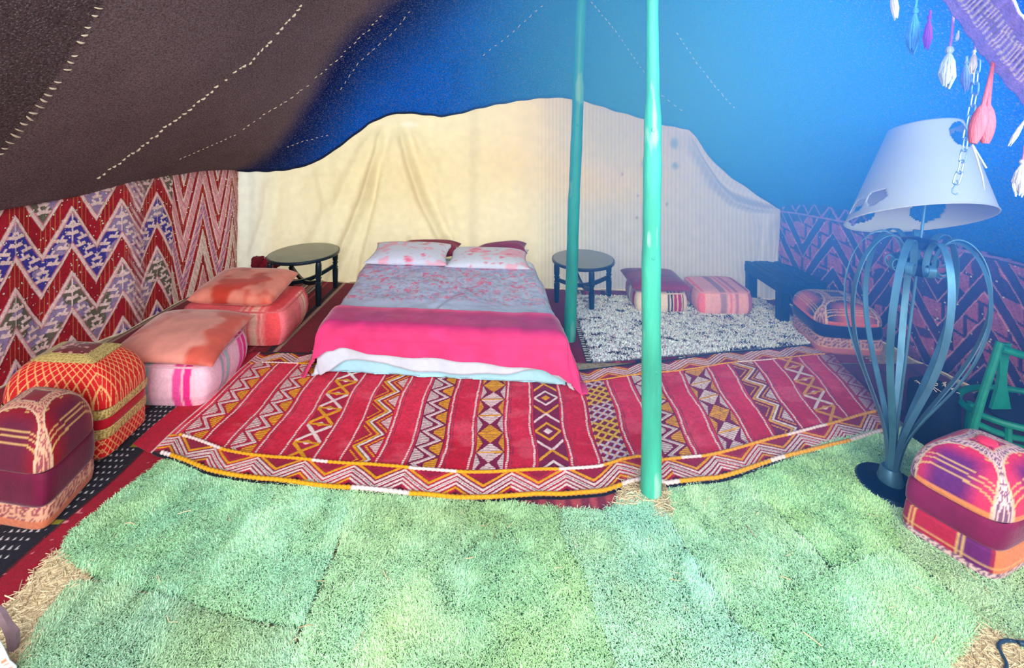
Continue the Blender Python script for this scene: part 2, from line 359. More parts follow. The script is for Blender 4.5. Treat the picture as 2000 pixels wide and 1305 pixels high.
def tap_left(s, z):
    s0 = s-.02
    def band(p, A, B, th, t0):
        tri = np.abs(2*fr(s0/p)-1); t = z-A*(1-tri)+.004*np.sin(s*40); k = np.floor((t-t0)/B); q = (t-t0)/B-k
        return k, q/th, q < th
    col = mix(np.broadcast_to(RED, s.shape+(3,)), np.broadcast_to(WINE, s.shape+(3,)), fbm(s, z, 12, 1)*.6)
    col = put(col, (fr(s/.024) < .12)*.55, L(225, 150, 90))
    k, r, on = band(.30, .29, .44, .66, -.02)
    edge = on*((r < .15) | (r > .85)); inn = on*((r >= .15) & (r <= .85))
    tone = np.where((k.astype(int) % 2 == 1)[..., None], PUR, GRN)
    tone = np.where((nz(s, z, 9, 5) > .62)[..., None], L(150, 130, 170), tone)
    tri0 = 2*fr(s0/.30)-1; wz = fr(z/.088-.35*r); hook = ((wz < .22)&(r < .60)) | ((wz > .5)&(wz < .72)&(r > .40)) | ((np.abs(r-.53) < .07)&(wz > .0)&(wz < .26)) | ((np.abs(r-.36) < .05)&(wz < .48)) | ((np.abs(r-.66) < .05)&(wz > .5)&(wz < .98)) | (np.abs(np.abs(tri0)-.0) < .02)
    near = s < 2.42
    col = np.where(((inn > 0) & near)[..., None], tone, col)
    col = put(col, (inn > 0)*hook*near, CR)
    col = put(col, edge*near*.95, CR)
    col = put(col, near*on*((np.abs(r-.15) < .03) | (np.abs(r-.85) < .03))*.7, L(196, 110, 125))
    # the further hanging: narrow plain chevrons of pink and red
    k2, r2, on2 = band(.36, .70, .33, .66, 0)
    far = ~near; tx = (fr(s*26+z*12) < .25)*.35
    pk = np.where((nz(k2, k2*0, 1, 3) > .5)[..., None], L(232, 160, 168), L(236, 205, 196))
    col = np.where((far & (on2))[..., None], pk, col)
    col = put(col, far*on2*tx, L(150, 70, 80)); col = put(col, far*on2*((r2 < .1) | (r2 > .9)), L(250, 225, 215))
    col = put(col, far*on2*(np.abs(r2-.5) < .22)*(k2.astype(int) % 3 == 0)*(fr(s*30-z*18) < .5)*.8, L(120, 90, 160))
    seam = np.exp(-((s-2.10-.015*np.sin(z*20))/.05)**2)
    col = put(col, seam*.75, mix(np.broadcast_to(CR, s.shape+(3,)), np.broadcast_to(L(170, 90, 120), s.shape+(3,)), fr(s*22+z*14) < .5))
    col = put(col, sm(1.0, 1.12, z)*.35, L(120, 80, 80)); col = put(col, sm(3.02, 3.15, s)*.6, L(160, 110, 90))
    rel = .006*(on*near+on2*far)+.004*hook*inn*near
    return rel, col*(.86+.28*nz(s, z, 60, 9))[..., None]
wl, PL = tapestry('wall_left', LW, 1, tap_left, lambda s: 1.13-.02*np.sin(s*2), (780, 300))
MV = L(164, 92, 128); NV = L(22, 16, 66)
def tap_right(s, z):
    p = .46; tri = np.abs(2*fr(s/p)-1); t = z-.42*tri; B = .27; k = np.floor(t/B); q = t/B-k
    col = mix(np.broadcast_to(L(74, 30, 84), s.shape+(3,)), np.broadcast_to(NV, s.shape+(3,)), fbm(s, z, 6, 2))
    on = q < .62; tex = (fr(s*36+z*10) < .25)*(fr(z*44-s*9) < .6); cut = (nz(s, z, 7, 8) > .74) | (fr(s/.115+.37*np.floor((z+.3*s)/.13)) < .18) | (fr((z+.3*s)/.13) < .13)
    col = np.where((on & ~cut)[..., None], mix(np.broadcast_to(MV, s.shape+(3,)), np.broadcast_to(L(150, 66, 92), s.shape+(3,)), fbm(s, z, 5, 6)), col)
    col = put(col, on*tex*.55, L(90, 34, 80)); col = put(col, on*((q < .05) | (q > .57))*.5, L(226, 160, 175))
    top = z > .78
    col = np.where(top[..., None], L(34, 26, 92), col)
    zz = np.abs(z-.80-.10*np.abs(2*fr(s/.11)-1)) < .013
    col = put(col, zz, L(150, 100, 165)); rope = np.abs(z-.775-.02*np.abs(np.sin(s*3.2))) < .008; col = put(col, rope, L(150, 110, 160))
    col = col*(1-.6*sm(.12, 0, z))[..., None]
    return .005*on*(~cut), col*(.8+.4*nz(s, z, 50, 3))[..., None]
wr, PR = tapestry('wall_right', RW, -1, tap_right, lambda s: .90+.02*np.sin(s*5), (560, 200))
for wall, Pw, sg, n in ((wl, PL, 1, 1500), (wr, PR, -1, 320)):
    mb = MB()
    for _ in range(n):
        i = random.randrange(4, Pw.shape[0]-1); j = random.randrange(0, Pw.shape[1])
        if sg < 0 and i > Pw.shape[0]*.85: continue
        p = Pw[i, j]; r = random.uniform(.004, .0065); x = p[0]+sg*.004; ty = random.uniform(-.5, .5)
        V = [(x, p[1], p[2])]+[(x+sg*(.001+ty*r*math.cos(a)), p[1]+r*math.cos(a), p[2]-r+r*math.sin(a)) for a in np.linspace(0, 2*PI, 7)[:6]]
        mb.add(V, [(0, 1+k, 1+(k+1) % 6) for k in range(6)])
    tag(mb.build('sequins', M_seq, wall, fix=False, smooth=False), kind='stuff')

# ground
g = MB(); nx = 60
gx, gy = np.meshgrid(np.linspace(-4.2, 4.2, 90), np.linspace(-3, 5.2, 90)); gz = -.004-.006*fbm(gx, gy, 4)
floor = grid('floor', np.stack([gx, gy, gz], -1), M_earth); tag(floor, kind='structure')

# ------------------------------------------------------------------ woven floor rugs
def strip_rug(name, P, colfn, n, label, cat, z=.006, lift=None, parent=None):
    """P(u, v) -> x, y ; colfn(x, y, u, v) -> colour ; laid as a thin slab"""
    U = np.linspace(0, 1, n[0])[None, :]+0*np.zeros((n[1], 1)); V = np.linspace(0, 1, n[1])[:, None]+0*U
    x, y = P(U, V); rel, col = colfn(x, y, U, V)
    zz = z+rel+(lift(x, y) if lift is not None else 0)
    o = grid(name, np.stack([x, y, zz], -1), M_rug, parent, col=col, solid=.005)
    if label: tag(o, label, cat)
    return o
CRM = L(238, 212, 208); YEL = L(232, 160, 26); KRED = L(206, 30, 62); KDK = L(128, 16, 50); BLK = L(14, 16, 34)
def back_rug(x, y, u, v):
    col = np.broadcast_to(L(122, 10, 40), x.shape+(3,)).copy()*(.8+.4*fbm(x, y, 9))[..., None]
    p = fr((x+.2)/.62)
    for a, b, cc in ((.10, .17, BLK), (.17, .19, L(200, 190, 180)), (.22, .30, L(165, 120, 110)), (.30, .36, BLK), (.42, .46, L(180, 60, 80)), (.62, .68, L(20, 20, 40)), (.70, .74, L(160, 140, 120))):
        col = put(col, ((p > a) & (p < b))*1., cc)
    dots = ((np.abs(p-.135) < .022)*(fr(y/.03) < .5)) | ((np.abs(p-.33) < .015)*(fr(y/.028+.3) < .5)); col = put(col, dots, L(225, 215, 205))
    return .002*(fbm(x, y, 30)), col
strip_rug('striped_floor_rug', lambda u, v: (-2.88+u*5.24, 2.84+v*(yback(-2.88+u*5.24)-.05-2.84)), back_rug, (560, 150), 'dark red striped rug lying along the back curtain under the bed and tables', 'rug', z=.004)
def runner(x, y, u, v):
    e = x+1.63+.012*np.sin(y*9)
    col = np.broadcast_to(L(150, 6, 38), x.shape+(3,)).copy()*(.75+.5*fbm(x, y, 7))[..., None]
    blk = (e < -.13)*(e > -.36); wob = .03*np.sin(y*6)
    col = put(col, blk, BLK)
    a = (e+.245); q = np.abs(a+wob*.5) < .075
    tri = (fr(y/.034)+fr(a/.026) < .72)*(fr(a/.026) > .15)*(fr(y/.034) > .12); col = put(col, blk*q*tri*(fr(y/.42) > .14)*.9, L(205, 205, 210))
    col = put(col, blk*(fr(y/.42) < .10)*(np.abs(a) > .03)*(fr(y/.05) < .5), L(130, 120, 30))
    col = put(col, (e > -.012)*.9, L(240, 110, 130)); col = put(col, (np.abs(e+.13) < .006)*.8, L(50, 5, 20))
    col = put(col, (e > -.13)*(nz(x, y, 55, 4) > .93)*.7, L(235, 150, 160))
    col = put(col, (e < -.52)*(e > -.6)*.8, L(40, 10, 30)); col = put(col, (np.abs(e+.7) < .01)*.6, L(220, 140, 60))
    return .002*fbm(x, y, 40), col
strip_rug('runner_rug', lambda u, v: (-3.0+u*1.37+.006*np.sin(v*40)*(u > .9), 1.20+v*1.75), runner, (360, 440), 'dark red runner with a black dotted band, under the left poufs', 'rug', z=.010)
bg_pos = None
def mar(x, y, u, v):
    return .002*fbm(x, y, 30), np.broadcast_to(L(96, 8, 44), x.shape+(3,))*(.7+.6*fbm(x, y, 6))[..., None]*(1-.5*(fr(x/.21) < .12))[..., None]
strip_rug('maroon_rug', lambda u, v: (2.05+u*.62, 1.9+v*.92), mar, (80, 120), 'dark maroon rug along the right wall under the chair and the black bag', 'rug', z=.004)
# big kilim: front and back edges follow the laid edge of the rug
FE = [(-1.84, 2.12), (-1.66, 2.03), (-1.36, 1.93), (-1.10, 1.876), (-.87, 1.85), (-.65, 1.838), (-.42, 1.80), (-.21, 1.794), (0, 1.797), (.21, 1.80), (.387, 1.826), (.50, 1.865), (.58, 1.88), (.66, 1.85), (.89, 1.885), (1.16, 1.965), (1.33, 2.015), (1.526, 2.085), (1.85, 2.17), (2.3, 2.3)]
BE = [(-1.84, 2.93), (-1.3, 2.93), (-.6, 2.8), (.385, 2.73), (.62, 2.77), (.86, 2.82), (1.376, 2.925), (1.75, 2.99), (2.14, 3.04), (2.6, 3.0)]
fx, fy = np.array(FE).T; bx, by = np.array(BE).T
K0, K1 = -1.84, 1.98
def kil(u, v):                                # v: 0 front edge .. 1 back edge
    X = K0+(K1-K0)*u; yf = np.interp(X, fx, fy); Xb = X+.20*sm(.3, 2.0, X)
    yb = np.interp(Xb, bx, by); Y = yf+(yb-yf)*v; x = X+(Xb-X)*v
    return x+.006*np.sin(Y*13+X*3), Y+.006*np.sin(X*11)
def kil_col(x, y, u, v):
    X = K0+(K1-K0)*u; yf = np.interp(X, fx, fy); H = np.interp(X, bx, by)-yf; tf = v*H; tb = (1-v)*H     # metres from each edge
    bw = .135
    per = .295; kk = (X+.11)/per+.25; k = np.floor(kk).astype(int); p = kk-k      # 0..0.5 pattern, 0.5..1 plain
    body = mix(np.broadcast_to(L(226, 44, 78), x.shape+(3,)), np.broadcast_to(L(200, 8, 50), x.shape+(3,)), np.clip(sm(.35, .65, fbm(x, y, 5, 2))*.6+sm(.42, .30, tf)*.6, 0, 1))
    body = mix(body, np.broadcast_to(L(232, 90, 110), x.shape+(3,)), sm(.55, .8, fbm(x, y*2, 7, 12))*.5)
    col = body
    inpat = p < .5; a = p/.5*2-1; t = tf                           # a across the pattern column, t along it
    pr = mix(np.broadcast_to(L(178, 22, 60), x.shape+(3,)), np.broadcast_to(L(112, 20, 70), x.shape+(3,)), (nz(k+.5, k*0., 1, 7) > .5)*.8)
    col = np.where((inpat & (np.abs(a) < .95))[..., None], pr, col)
    typ = np.select([k == 0, k == 1, k == 2, k == 3, k == 4, k == 5, k == 6, k == 7, k == 8, k == -1, k == -2, k == -3, k == -4, k == -5, k == -6], [0, 1, 2, 3, 0, 4, 5, 3, 6, 3, 4, 5, 3, 3, 3], 3)
    ab = np.abs(a); W = inpat*(ab < .9); st = (fr(t/.011) < .72)
    # 0 hourglass triangles
    q = fr(t/.13); qi = np.floor(t/.13).astype(int); up = np.abs(q-.5)*2
    m = W*(typ == 0); tri = ab < np.abs(up)*.85
    cc = np.where(((qi+(q > .5)) % 3 == 0)[..., None], YEL, CRM); col = np.where(((m > 0) & tri & st)[..., None], cc, col)
    sd = (ab > .52+.4*up)&(ab < .92); cc = np.where((qi % 2 == 0)[..., None], YEL, CRM*.9); col = np.where(((m > 0) & sd & st)[..., None], cc, col)
    col = put(col, m*((q < .04) | (q > .96))*(ab < .8), YEL)
    # 1 diamonds and crosses
    m = W*(typ == 1); q = fr(t/.26); d = ab*.8+np.abs(q-.5)*2*1.55; cr = np.abs(ab-np.abs(fr(q+.5)-.5)*2*1.8) < .13
    alt = (np.floor(t/.26).astype(int) % 2 == 0)[..., None]
    col = np.where(((m > 0) & (np.abs(d-.70) < .10))[..., None], np.where(alt, CRM, YEL), col); col = np.where(((m > 0) & (d < .26))[..., None], np.where(alt, YEL, CRM), col)
    col = np.where(((m > 0) & cr & (d > .9))[..., None], np.where(alt, YEL, CRM), col); col = put(col, m*(np.abs(d-.56) < .03)*.6, BLK)
    # 2 lattice
    m = W*(typ == 2); l1 = np.abs(fr(a*1.3+t/.05)-.5) < .17; l2 = np.abs(fr(a*1.3-t/.05)-.5) < .17
    bb = (fr(t/.28) < .5)[..., None]; col = np.where(((m > 0) & (l1 | l2))[..., None], np.where(bb, L(220, 180, 60), L(200, 185, 200)), col); col = put(col, m*l1*l2*.8, YEL)
    # 3 zigzag white with yellow triangles
    m = W*(typ == 3); zg = np.abs(fr(t/.11)-.5)*2*1.1-.55; dz = a-zg
    col = put(col, m*(np.abs(dz) < .17), CRM); col = put(col, m*(np.abs(np.abs(dz)-.02) < .035)*.5, L(90, 50, 80))
    yt = ((a > zg+.45)&(a > .1)) | ((a < zg-.45)&(a < -.1)); cc = np.where((a > 0)[..., None], YEL, CRM*.85)
    col = np.where(((m > 0) & yt & st & (ab < .86))[..., None], cc, col)
    # 4 bold zigzag yellow and white
    m = W*(typ == 4); zg = np.abs(fr(t/.17)-.5)*2*1.2-.6; dz = a-zg
    col = put(col, m*(dz > -.05)*(dz < .18), CRM); col = put(col, m*(dz > -.34)*(dz < -.10), YEL); col = put(col, m*((np.abs(dz+.08) < .03) | (np.abs(dz-.20) < .025))*.8, BLK)
    col = put(col, m*((dz > .45)&(dz < .62) | (dz < -.62)&(dz > -.78))*st, YEL); col = put(col, m*(dz > .8)*st*.9, CRM)
    # 5 crosses with lozenges
    m = W*(typ == 5); q = fr(t/.125); qi = np.floor(t/.125).astype(int); cr = np.abs(ab-np.abs(q-.5)*2*.95) < .17; alt = (qi % 2 == 0)[..., None]
    col = np.where(((m > 0) & cr)[..., None], np.where(alt, CRM, YEL), col); lz = (ab+np.abs(fr(q+.5)-.5)*2*1.6) < .42
    col = np.where(((m > 0) & lz)[..., None], np.where(alt, YEL, CRM), col); col = put(col, m*((np.abs(q) < .05) | (q > .95))*(ab < .85)*.9, YEL*.9)
    # 6 grey stepped diamonds
    m = W*(typ == 6); q = fr(t/.13); d = np.floor((ab+np.abs(q-.5)*2)*5)/5; col = put(col, m*((d == .6) | (d == 1.0)), L(150, 130, 170)); col = put(col, m*(d == 0)*.9, L(220, 120, 60))
    # stitched lines
    for c0, wd, cl in ((.535, .017, CRM), (.955, .017, CRM), (.60, .006, L(120, 60, 90))):
        col = put(col, (np.abs(p-c0-.008*np.sin(y*22)) < wd)*(fr(y/.012) < .68), cl)
        col = put(col, (np.abs(p-c0-wd*1.5-.008*np.sin(y*22)) < wd*.35)*.6, L(70, 10, 50))
    # zigzag end borders
    for tt, s in ((tf, 1), (tb, -1)):
        m = (tt < bw)*1.; r = tt/bw; ph = X/.235; zg = np.abs(fr(ph)-.5)*2; h = r-.22-zg*.56
        bcol = mix(np.broadcast_to(L(190, 30, 62), x.shape+(3,)), np.broadcast_to(L(96, 14, 60), x.shape+(3,)), (fr(ph*.5) > .5)*.5)
        bcol = put(bcol, (np.abs(h) < .055), CRM); bcol = put(bcol, (np.abs(h-.16) < .045), CRM*.9); bcol = put(bcol, (np.abs(h+.16) < .04), CRM*.92)
        bcol = put(bcol, (np.abs(h) < .010)*.9, L(70, 30, 60)); bcol = put(bcol, (np.abs(h-.32) < .05), YEL); bcol = put(bcol, (np.abs(h+.30) < .04), np.where((fr(ph/3) > .4)[..., None], YEL, CRM))
        bcol = put(bcol, (h < -.44)*.9, L(60, 12, 40)); bcol = put(bcol, (h > .48)*.9, L(150, 20, 60))
        col = np.where((m > 0)[..., None], bcol, col)
    col = put(col, (tf < .010) | (tb < .016), BLK)
    col = put(col, (u < .10)*(tb < .9)*sm(.038, .034, u)*(fr(y*5) < 2), L(178, 14, 50))
    col = put(col, (np.abs(u-.036) < .0012)*.7, CRM)
    col = put(col, sm(.955, 1, u)*.7, L(96, 8, 46))
    lum = col.sum(-1); rel = .0025*(lum > 1.0)+.001*fbm(x, y, 40)
    return rel, col*(.88+.24*nz(x, y, 70, 3))[..., None]
hump = lambda x, y: .010*np.exp(-(((x-.0)/3)**2)-((y-1.95)/.12)**2)+.006*np.sin(x*5+y*8)*0+.006*(fbm(x, y, 4, 6))
kilim = strip_rug('kilim_rug', kil, kil_col, (1150, 330), 'large red kilim rug with yellow and white zigzag columns before the bed', 'rug', z=.014, lift=hump)
def edge_rope(off, colsel, rad, v0):
    mb = MB(); n = 520; pts = []; cols = []
    us = np.linspace(.05 if v0 == 0 else .06, .985, n); 
    for i, u in enumerate(us):
        X = K0+(K1-K0)*u; yf = float(np.interp(X, fx, fy)); yb = float(np.interp(X, bx, by)); H = yb-yf
        v = off/H if v0 == 0 else 1-off/H
        x, y = kil(np.array(u), np.array(v)); x = float(x); y = float(y); z = .022+float(hump(x, y))
        pts.append((x, y, z))
    mb.tube(pts, [rad*(1+.22*math.sin(i*2.1)) for i in range(n)], 6)
    o = mb.build('edge_cord', M_rug, kilim, fix=False)
    col = np.zeros((n*6, 3))
    for i, u in enumerate(us):
        yw = math.sin(u*41+off*30)+.6*math.sin(u*23) < .62
        c_ = (YEL if yw else CRM)*(.8 if i % 3 == 0 else 1.0); col[i*6:i*6+6] = c_
    setcol(o.data, col)
edge_rope(.014, 0, .0085, 0); edge_rope(.135, 0, .0065, 0); edge_rope(.135, 0, .004, 1)
def under(x, y, u, v):
    return .001*fbm(x, y, 40), mix(np.broadcast_to(L(190, 80, 90), x.shape+(3,)), np.broadcast_to(L(96, 30, 70), x.shape+(3,)), (fr(x*14) < .5)*.7+.0*v)
strip_rug('under_rug', lambda u, v: (-.25+u*.78, 1.745+.06*(1-u)+v*.3-.03*u), under, (60, 20), 'faded pink rug edge peeping out below the front of the large kilim', 'rug', z=.008)

# ------------------------------------------------------------------ turf mats with pile
def inpoly(P, x, y):
    P = np.array(P); n = len(P); ins = np.zeros(x.shape, bool); j = n-1
    for i in range(n):
        a, b = P[i], P[j]; c_ = ((a[1] > y) != (b[1] > y)) & (x < (b[0]-a[0])*(y-a[1])/(b[1]-a[1]+1e-12)+a[0]); ins ^= c_; j = i
    return ins
def fl(*pts): return [Pz(*p)[:2] for p in pts]
mats_ = [
 ('mid green turf mat with a rounded left end, beside the runner rug', fl((318, 903), (420, 925), (523, 950), (470, 1060), (425, 1120), (400, 1185), (300, 1160), (210, 1140), (150, 1120), (119, 1085), (140, 1045), (230, 975)), (104, 196, 146), .002),
 ('light minty turf mat left of centre, short one against the kilim', fl((520, 948), (600, 950), (692, 968), (660, 1060), (592, 1235), (490, 1215), (383, 1188), (425, 1110), (470, 1050)), (142, 226, 182), .005),
 ('dull green turf mat in the bottom left corner by the straw', fl((133, 1148), (210, 1146), (300, 1170), (390, 1192), (490, 1222), (582, 1240), (560, 1330), (20, 1330), (60, 1250)), (104, 178, 138), .0),
 ('yellowish green turf mat left of the middle seam', fl((690, 966), (800, 975), (913, 982), (908, 1120), (903, 1330), (560, 1330), (600, 1235), (660, 1080)), (150, 216, 160), .004),
 ('green turf mat right of the middle seam', fl((914, 984), (1000, 990), (1092, 997), (1098, 1050), (1150, 1160), (1215, 1330), (904, 1330), (910, 1120)), (132, 208, 142), .001),
 ('pale aqua turf mat in front of the near pole', fl((1094, 1003), (1180, 1005), (1225, 975), (1292, 985), (1350, 1105), (1432, 1225), (1505, 1270), (1500, 1330), (1216, 1330), (1150, 1155), (1098, 1048)), (150, 226, 192), .006),
 ('pale green turf mat right of the near pole', fl((1294, 962), (1450, 938), (1528, 1022), (1580, 1072), (1618, 1116), (1540, 1155), (1440, 1222), (1352, 1098), (1296, 985)), (156, 222, 168), .002),
 ('bright green turf mat between the kilim and the lamp base', fl((1448, 935), (1560, 895), (1640, 865), (1715, 850), (1722, 960), (1756, 1076), (1690, 1095), (1622, 1112), (1585, 1070), (1530, 1020)), (134, 212, 132), .005),
 ('light green turf mat at the bottom, right of the aqua one', fl((1436, 1226), (1540, 1162), (1622, 1120), (1754, 1083), (1850, 1165), (1922, 1222), (1840, 1330), (1500, 1330), (1510, 1268)), (146, 224, 160), .003),
 ('greyish green turf mat under the red pouf on the right', fl((1760, 1080), (1726, 960), (1718, 850), (1790, 840), (1950, 900), (2080, 1000), (2080, 1330), (2040, 1300), (1935, 1235), (1850, 1158)), (150, 206, 160), .001)]
def turf(label, poly, rgb, z0):
    P = np.array(poly); area_ = .5*abs(np.sum(P[:, 0]*np.roll(P[:, 1], -1)-np.roll(P[:, 0], -1)*P[:, 1]))
    root = empty('turf_mat', (P[:, 0].mean(), P[:, 1].mean(), 0), label, 'turf mat', 'pieced turf mats on the ground')
    bm = bmesh.new(); vs = [bm.verts.new((x, y, z0)) for x, y in poly]; f = bm.faces.new(vs)
    r = bmesh.ops.extrude_face_region(bm, geom=[f]); bmesh.ops.translate(bm, verts=[v for v in r['geom'] if isinstance(v, bmesh.types.BMVert)], vec=(0, 0, .006))
    bmesh.ops.recalc_face_normals(bm, faces=bm.faces); me = bpy.data.meshes.new('backing'); bm.to_mesh(me); bm.free()
    me.transform(root.matrix_basis.inverted()); me.materials.append(M_turfback); o = bpy.data.objects.new('backing', me); C.objects.link(o); o.parent = root
    lo = P.min(0); hi = P.max(0); n = int(area_*118000*(hi-lo).prod()/area_)
    x = rng.uniform(lo[0], hi[0], n); y = rng.uniform(lo[1], hi[1], n)
    jit = rng.normal(0, .004, (2, n)); ins = inpoly(poly, x+jit[0], y+jit[1]); x = x[ins]; y = y[ins]; n = len(x)
    swirl = 2*PI*fbm(x, y, 6, 3)*1.6; ang = swirl+rng.normal(0, .9, n); h = rng.uniform(.009, .02, n); ln = rng.uniform(.006, .02, n); wd = rng.uniform(.0010, .0018, n)
    dx, dy = np.cos(ang), np.sin(ang); nx_, ny_ = -dy, dx; und = .006*fbm(x, y, 9, 1)
    b = np.stack([x, y, z0+.004+und], 1); mid = b+np.stack([dx*ln*.45, dy*ln*.45, h*.75], 1); tip = b+np.stack([dx*ln, dy*ln, h*rng.uniform(.6, 1.0, n)], 1)
    s_ = np.stack([nx_*wd, ny_*wd, 0*wd], 1)
    V = np.stack([b-s_, b+s_, mid+s_*.9, mid-s_*.9, tip-s_*.2, tip+s_*.2], 1).reshape(-1, 3)
    i = np.arange(n)[:, None]*6; Fc = np.concatenate([i+np.array([[0, 1, 2, 3]]), i+np.array([[3, 2, 5, 4]])], 0)
    base = lin(rgb)*.50+.50*L(202, 222, 184); tone = fbm(x, y, 3.2, 5); hue = fbm(x, y, 5, 9)
    cc = base[None]*(.98+.42*tone)[:, None]*rng.uniform(.82, 1.2, n)[:, None]
    cc = cc*(1+(hue-.5)[:, None]*np.array([[-.3, .0, .35]])); pal = rng.random(n) < .07; cc[pal] = cc[pal]*.5+L(225, 240, 205)*.5
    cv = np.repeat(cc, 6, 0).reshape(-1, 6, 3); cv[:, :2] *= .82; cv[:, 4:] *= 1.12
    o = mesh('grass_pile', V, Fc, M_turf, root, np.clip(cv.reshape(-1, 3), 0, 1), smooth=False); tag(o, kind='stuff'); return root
for m_ in mats_: turf(*m_)

# loose straw
def straw(name, poly, n, label, z0=.0, ln=(.03, .09), up=.012, seed=0):
    P = np.array(poly); lo = P.min(0); hi = P.max(0); x = rng.uniform(lo[0], hi[0], n); y = rng.uniform(lo[1], hi[1], n); k = inpoly(poly, x, y); x = x[k]; y = y[k]; n = len(x)
    a = rng.uniform(0, PI, n); l_ = rng.uniform(*ln, n); z = z0+rng.uniform(0, up, n); tz = rng.normal(0, .10, n); wd = rng.uniform(.0009, .0019, n); bend = rng.normal(0, .15, n)
    d_ = np.stack([np.cos(a), np.sin(a), tz], 1); s_ = np.stack([-np.sin(a), np.cos(a), 0*a], 1); c0 = np.stack([x, y, z+.002], 1)
    pts = [c0-d_*l_[:, None]*.5, c0+s_*(bend*l_)[:, None], c0+d_*l_[:, None]*.5]
    V = []; 
    for p in pts: V += [p-s_*wd[:, None], p+np.stack([0*wd, 0*wd, wd*1.3], 1), p+s_*wd[:, None]]
    V = np.stack(V, 1); V[..., 2] = np.maximum(V[..., 2], z0+.0005); V = V.reshape(-1, 3); i = np.arange(n)[:, None]*9
    Fc = np.concatenate([i+np.array([[0, 1, 4, 3]]), i+np.array([[1, 2, 5, 4]]), i+np.array([[3, 4, 7, 6]]), i+np.array([[4, 5, 8, 7]])], 0)
    cc = mix(np.broadcast_to(L(226, 208, 170), (n, 3)), np.broadcast_to(L(160, 132, 96), (n, 3)), rng.random(n)**2); cc = np.repeat(cc, 9, 0)
    o = mesh(name, V, Fc, M_straw, None, cc, smooth=False); return tag(o, label, 'straw', None, 'stuff')
straw('loose_straw', fl((110, 1085), (165, 1130), (110, 1200), (60, 1260), (20, 1320), (0, 1320), (20, 1240), (0, 1215)), 9000, 'loose pale straw between the runner rug and the turf, bottom left')
straw('loose_straw', fl((1925, 1215), (2060, 1300), (2060, 1360), (1800, 1360), (1850, 1300)), 7000, 'loose pale straw on the bare ground in the bottom right corner')
straw('loose_straw', fl((1215, 955), (1262, 925), (1300, 960), (1312, 1010), (1290, 1020), (1270, 985), (1205, 1000)), 2600, 'loose pale straw scattered round the foot of the near pole', ln=(.02, .07), up=.03)
straw('loose_straw', [(-1.6, 1.3), (1.6, 1.3), (1.6, 1.8), (-1.6, 1.8)], 46, 'few single straw stalks scattered over the turf mats', z0=.02, ln=(.02, .06), up=.003)

# ------------------------------------------------------------------ tent poles
def pole(base, lean, r0, r1, m, label, tilt=0, kink=None):
    root = empty('tent_pole', base, label, 'pole', 'green tent poles'); top = float(zroof(np.array(base[0]+lean*2.4), np.array(base[1])))-.012
    pts = []; rs = []
    for i, t in enumerate(np.linspace(0, 1, 60)):
        z = t*top; x = base[0]+lean*z+.002*math.sin(z*5); y = base[1]+tilt*z
        r = (r0+(r1-r0)*t)*(1-(0 if kink is None else .26)*min(1, max(0, (z-(kink or 0))/.12)))+.0010*math.sin(z*15)+.0007*math.sin(z*33)
        pts.append((x, y, z-.03*(i == 0))); rs.append(r)
    MB().tube(pts, rs, 20).build('shaft', m, root)
    k = MB()
    for z in (.55, 1.02, 1.55):
        a = random.uniform(-2.2, -.9); x = base[0]+lean*z; rr = r0+(r1-r0)*z/top
        k.lathe((x+rr*.9*math.cos(a), base[1]+rr*.9*math.sin(a), z-.012), [(.002, 0), (.008, .006), (.009, .014), (.006, .02), (.001, .024)], 8)
    tag(k.build('knots', m, root), kind='stuff'); return root
pole((Pz(1271, 972)[0], Pz(1271, 972)[1], 0), .004, .042, .032, M_pole, 'thick light green painted pole standing nearer, at the kilim front edge', kink=1.60)
pole((Pz(1112, 665)[0], Pz(1112, 665)[1], 0), .035, .043, .040, M_poledark, 'darker green pole standing further back, right beside the bed')

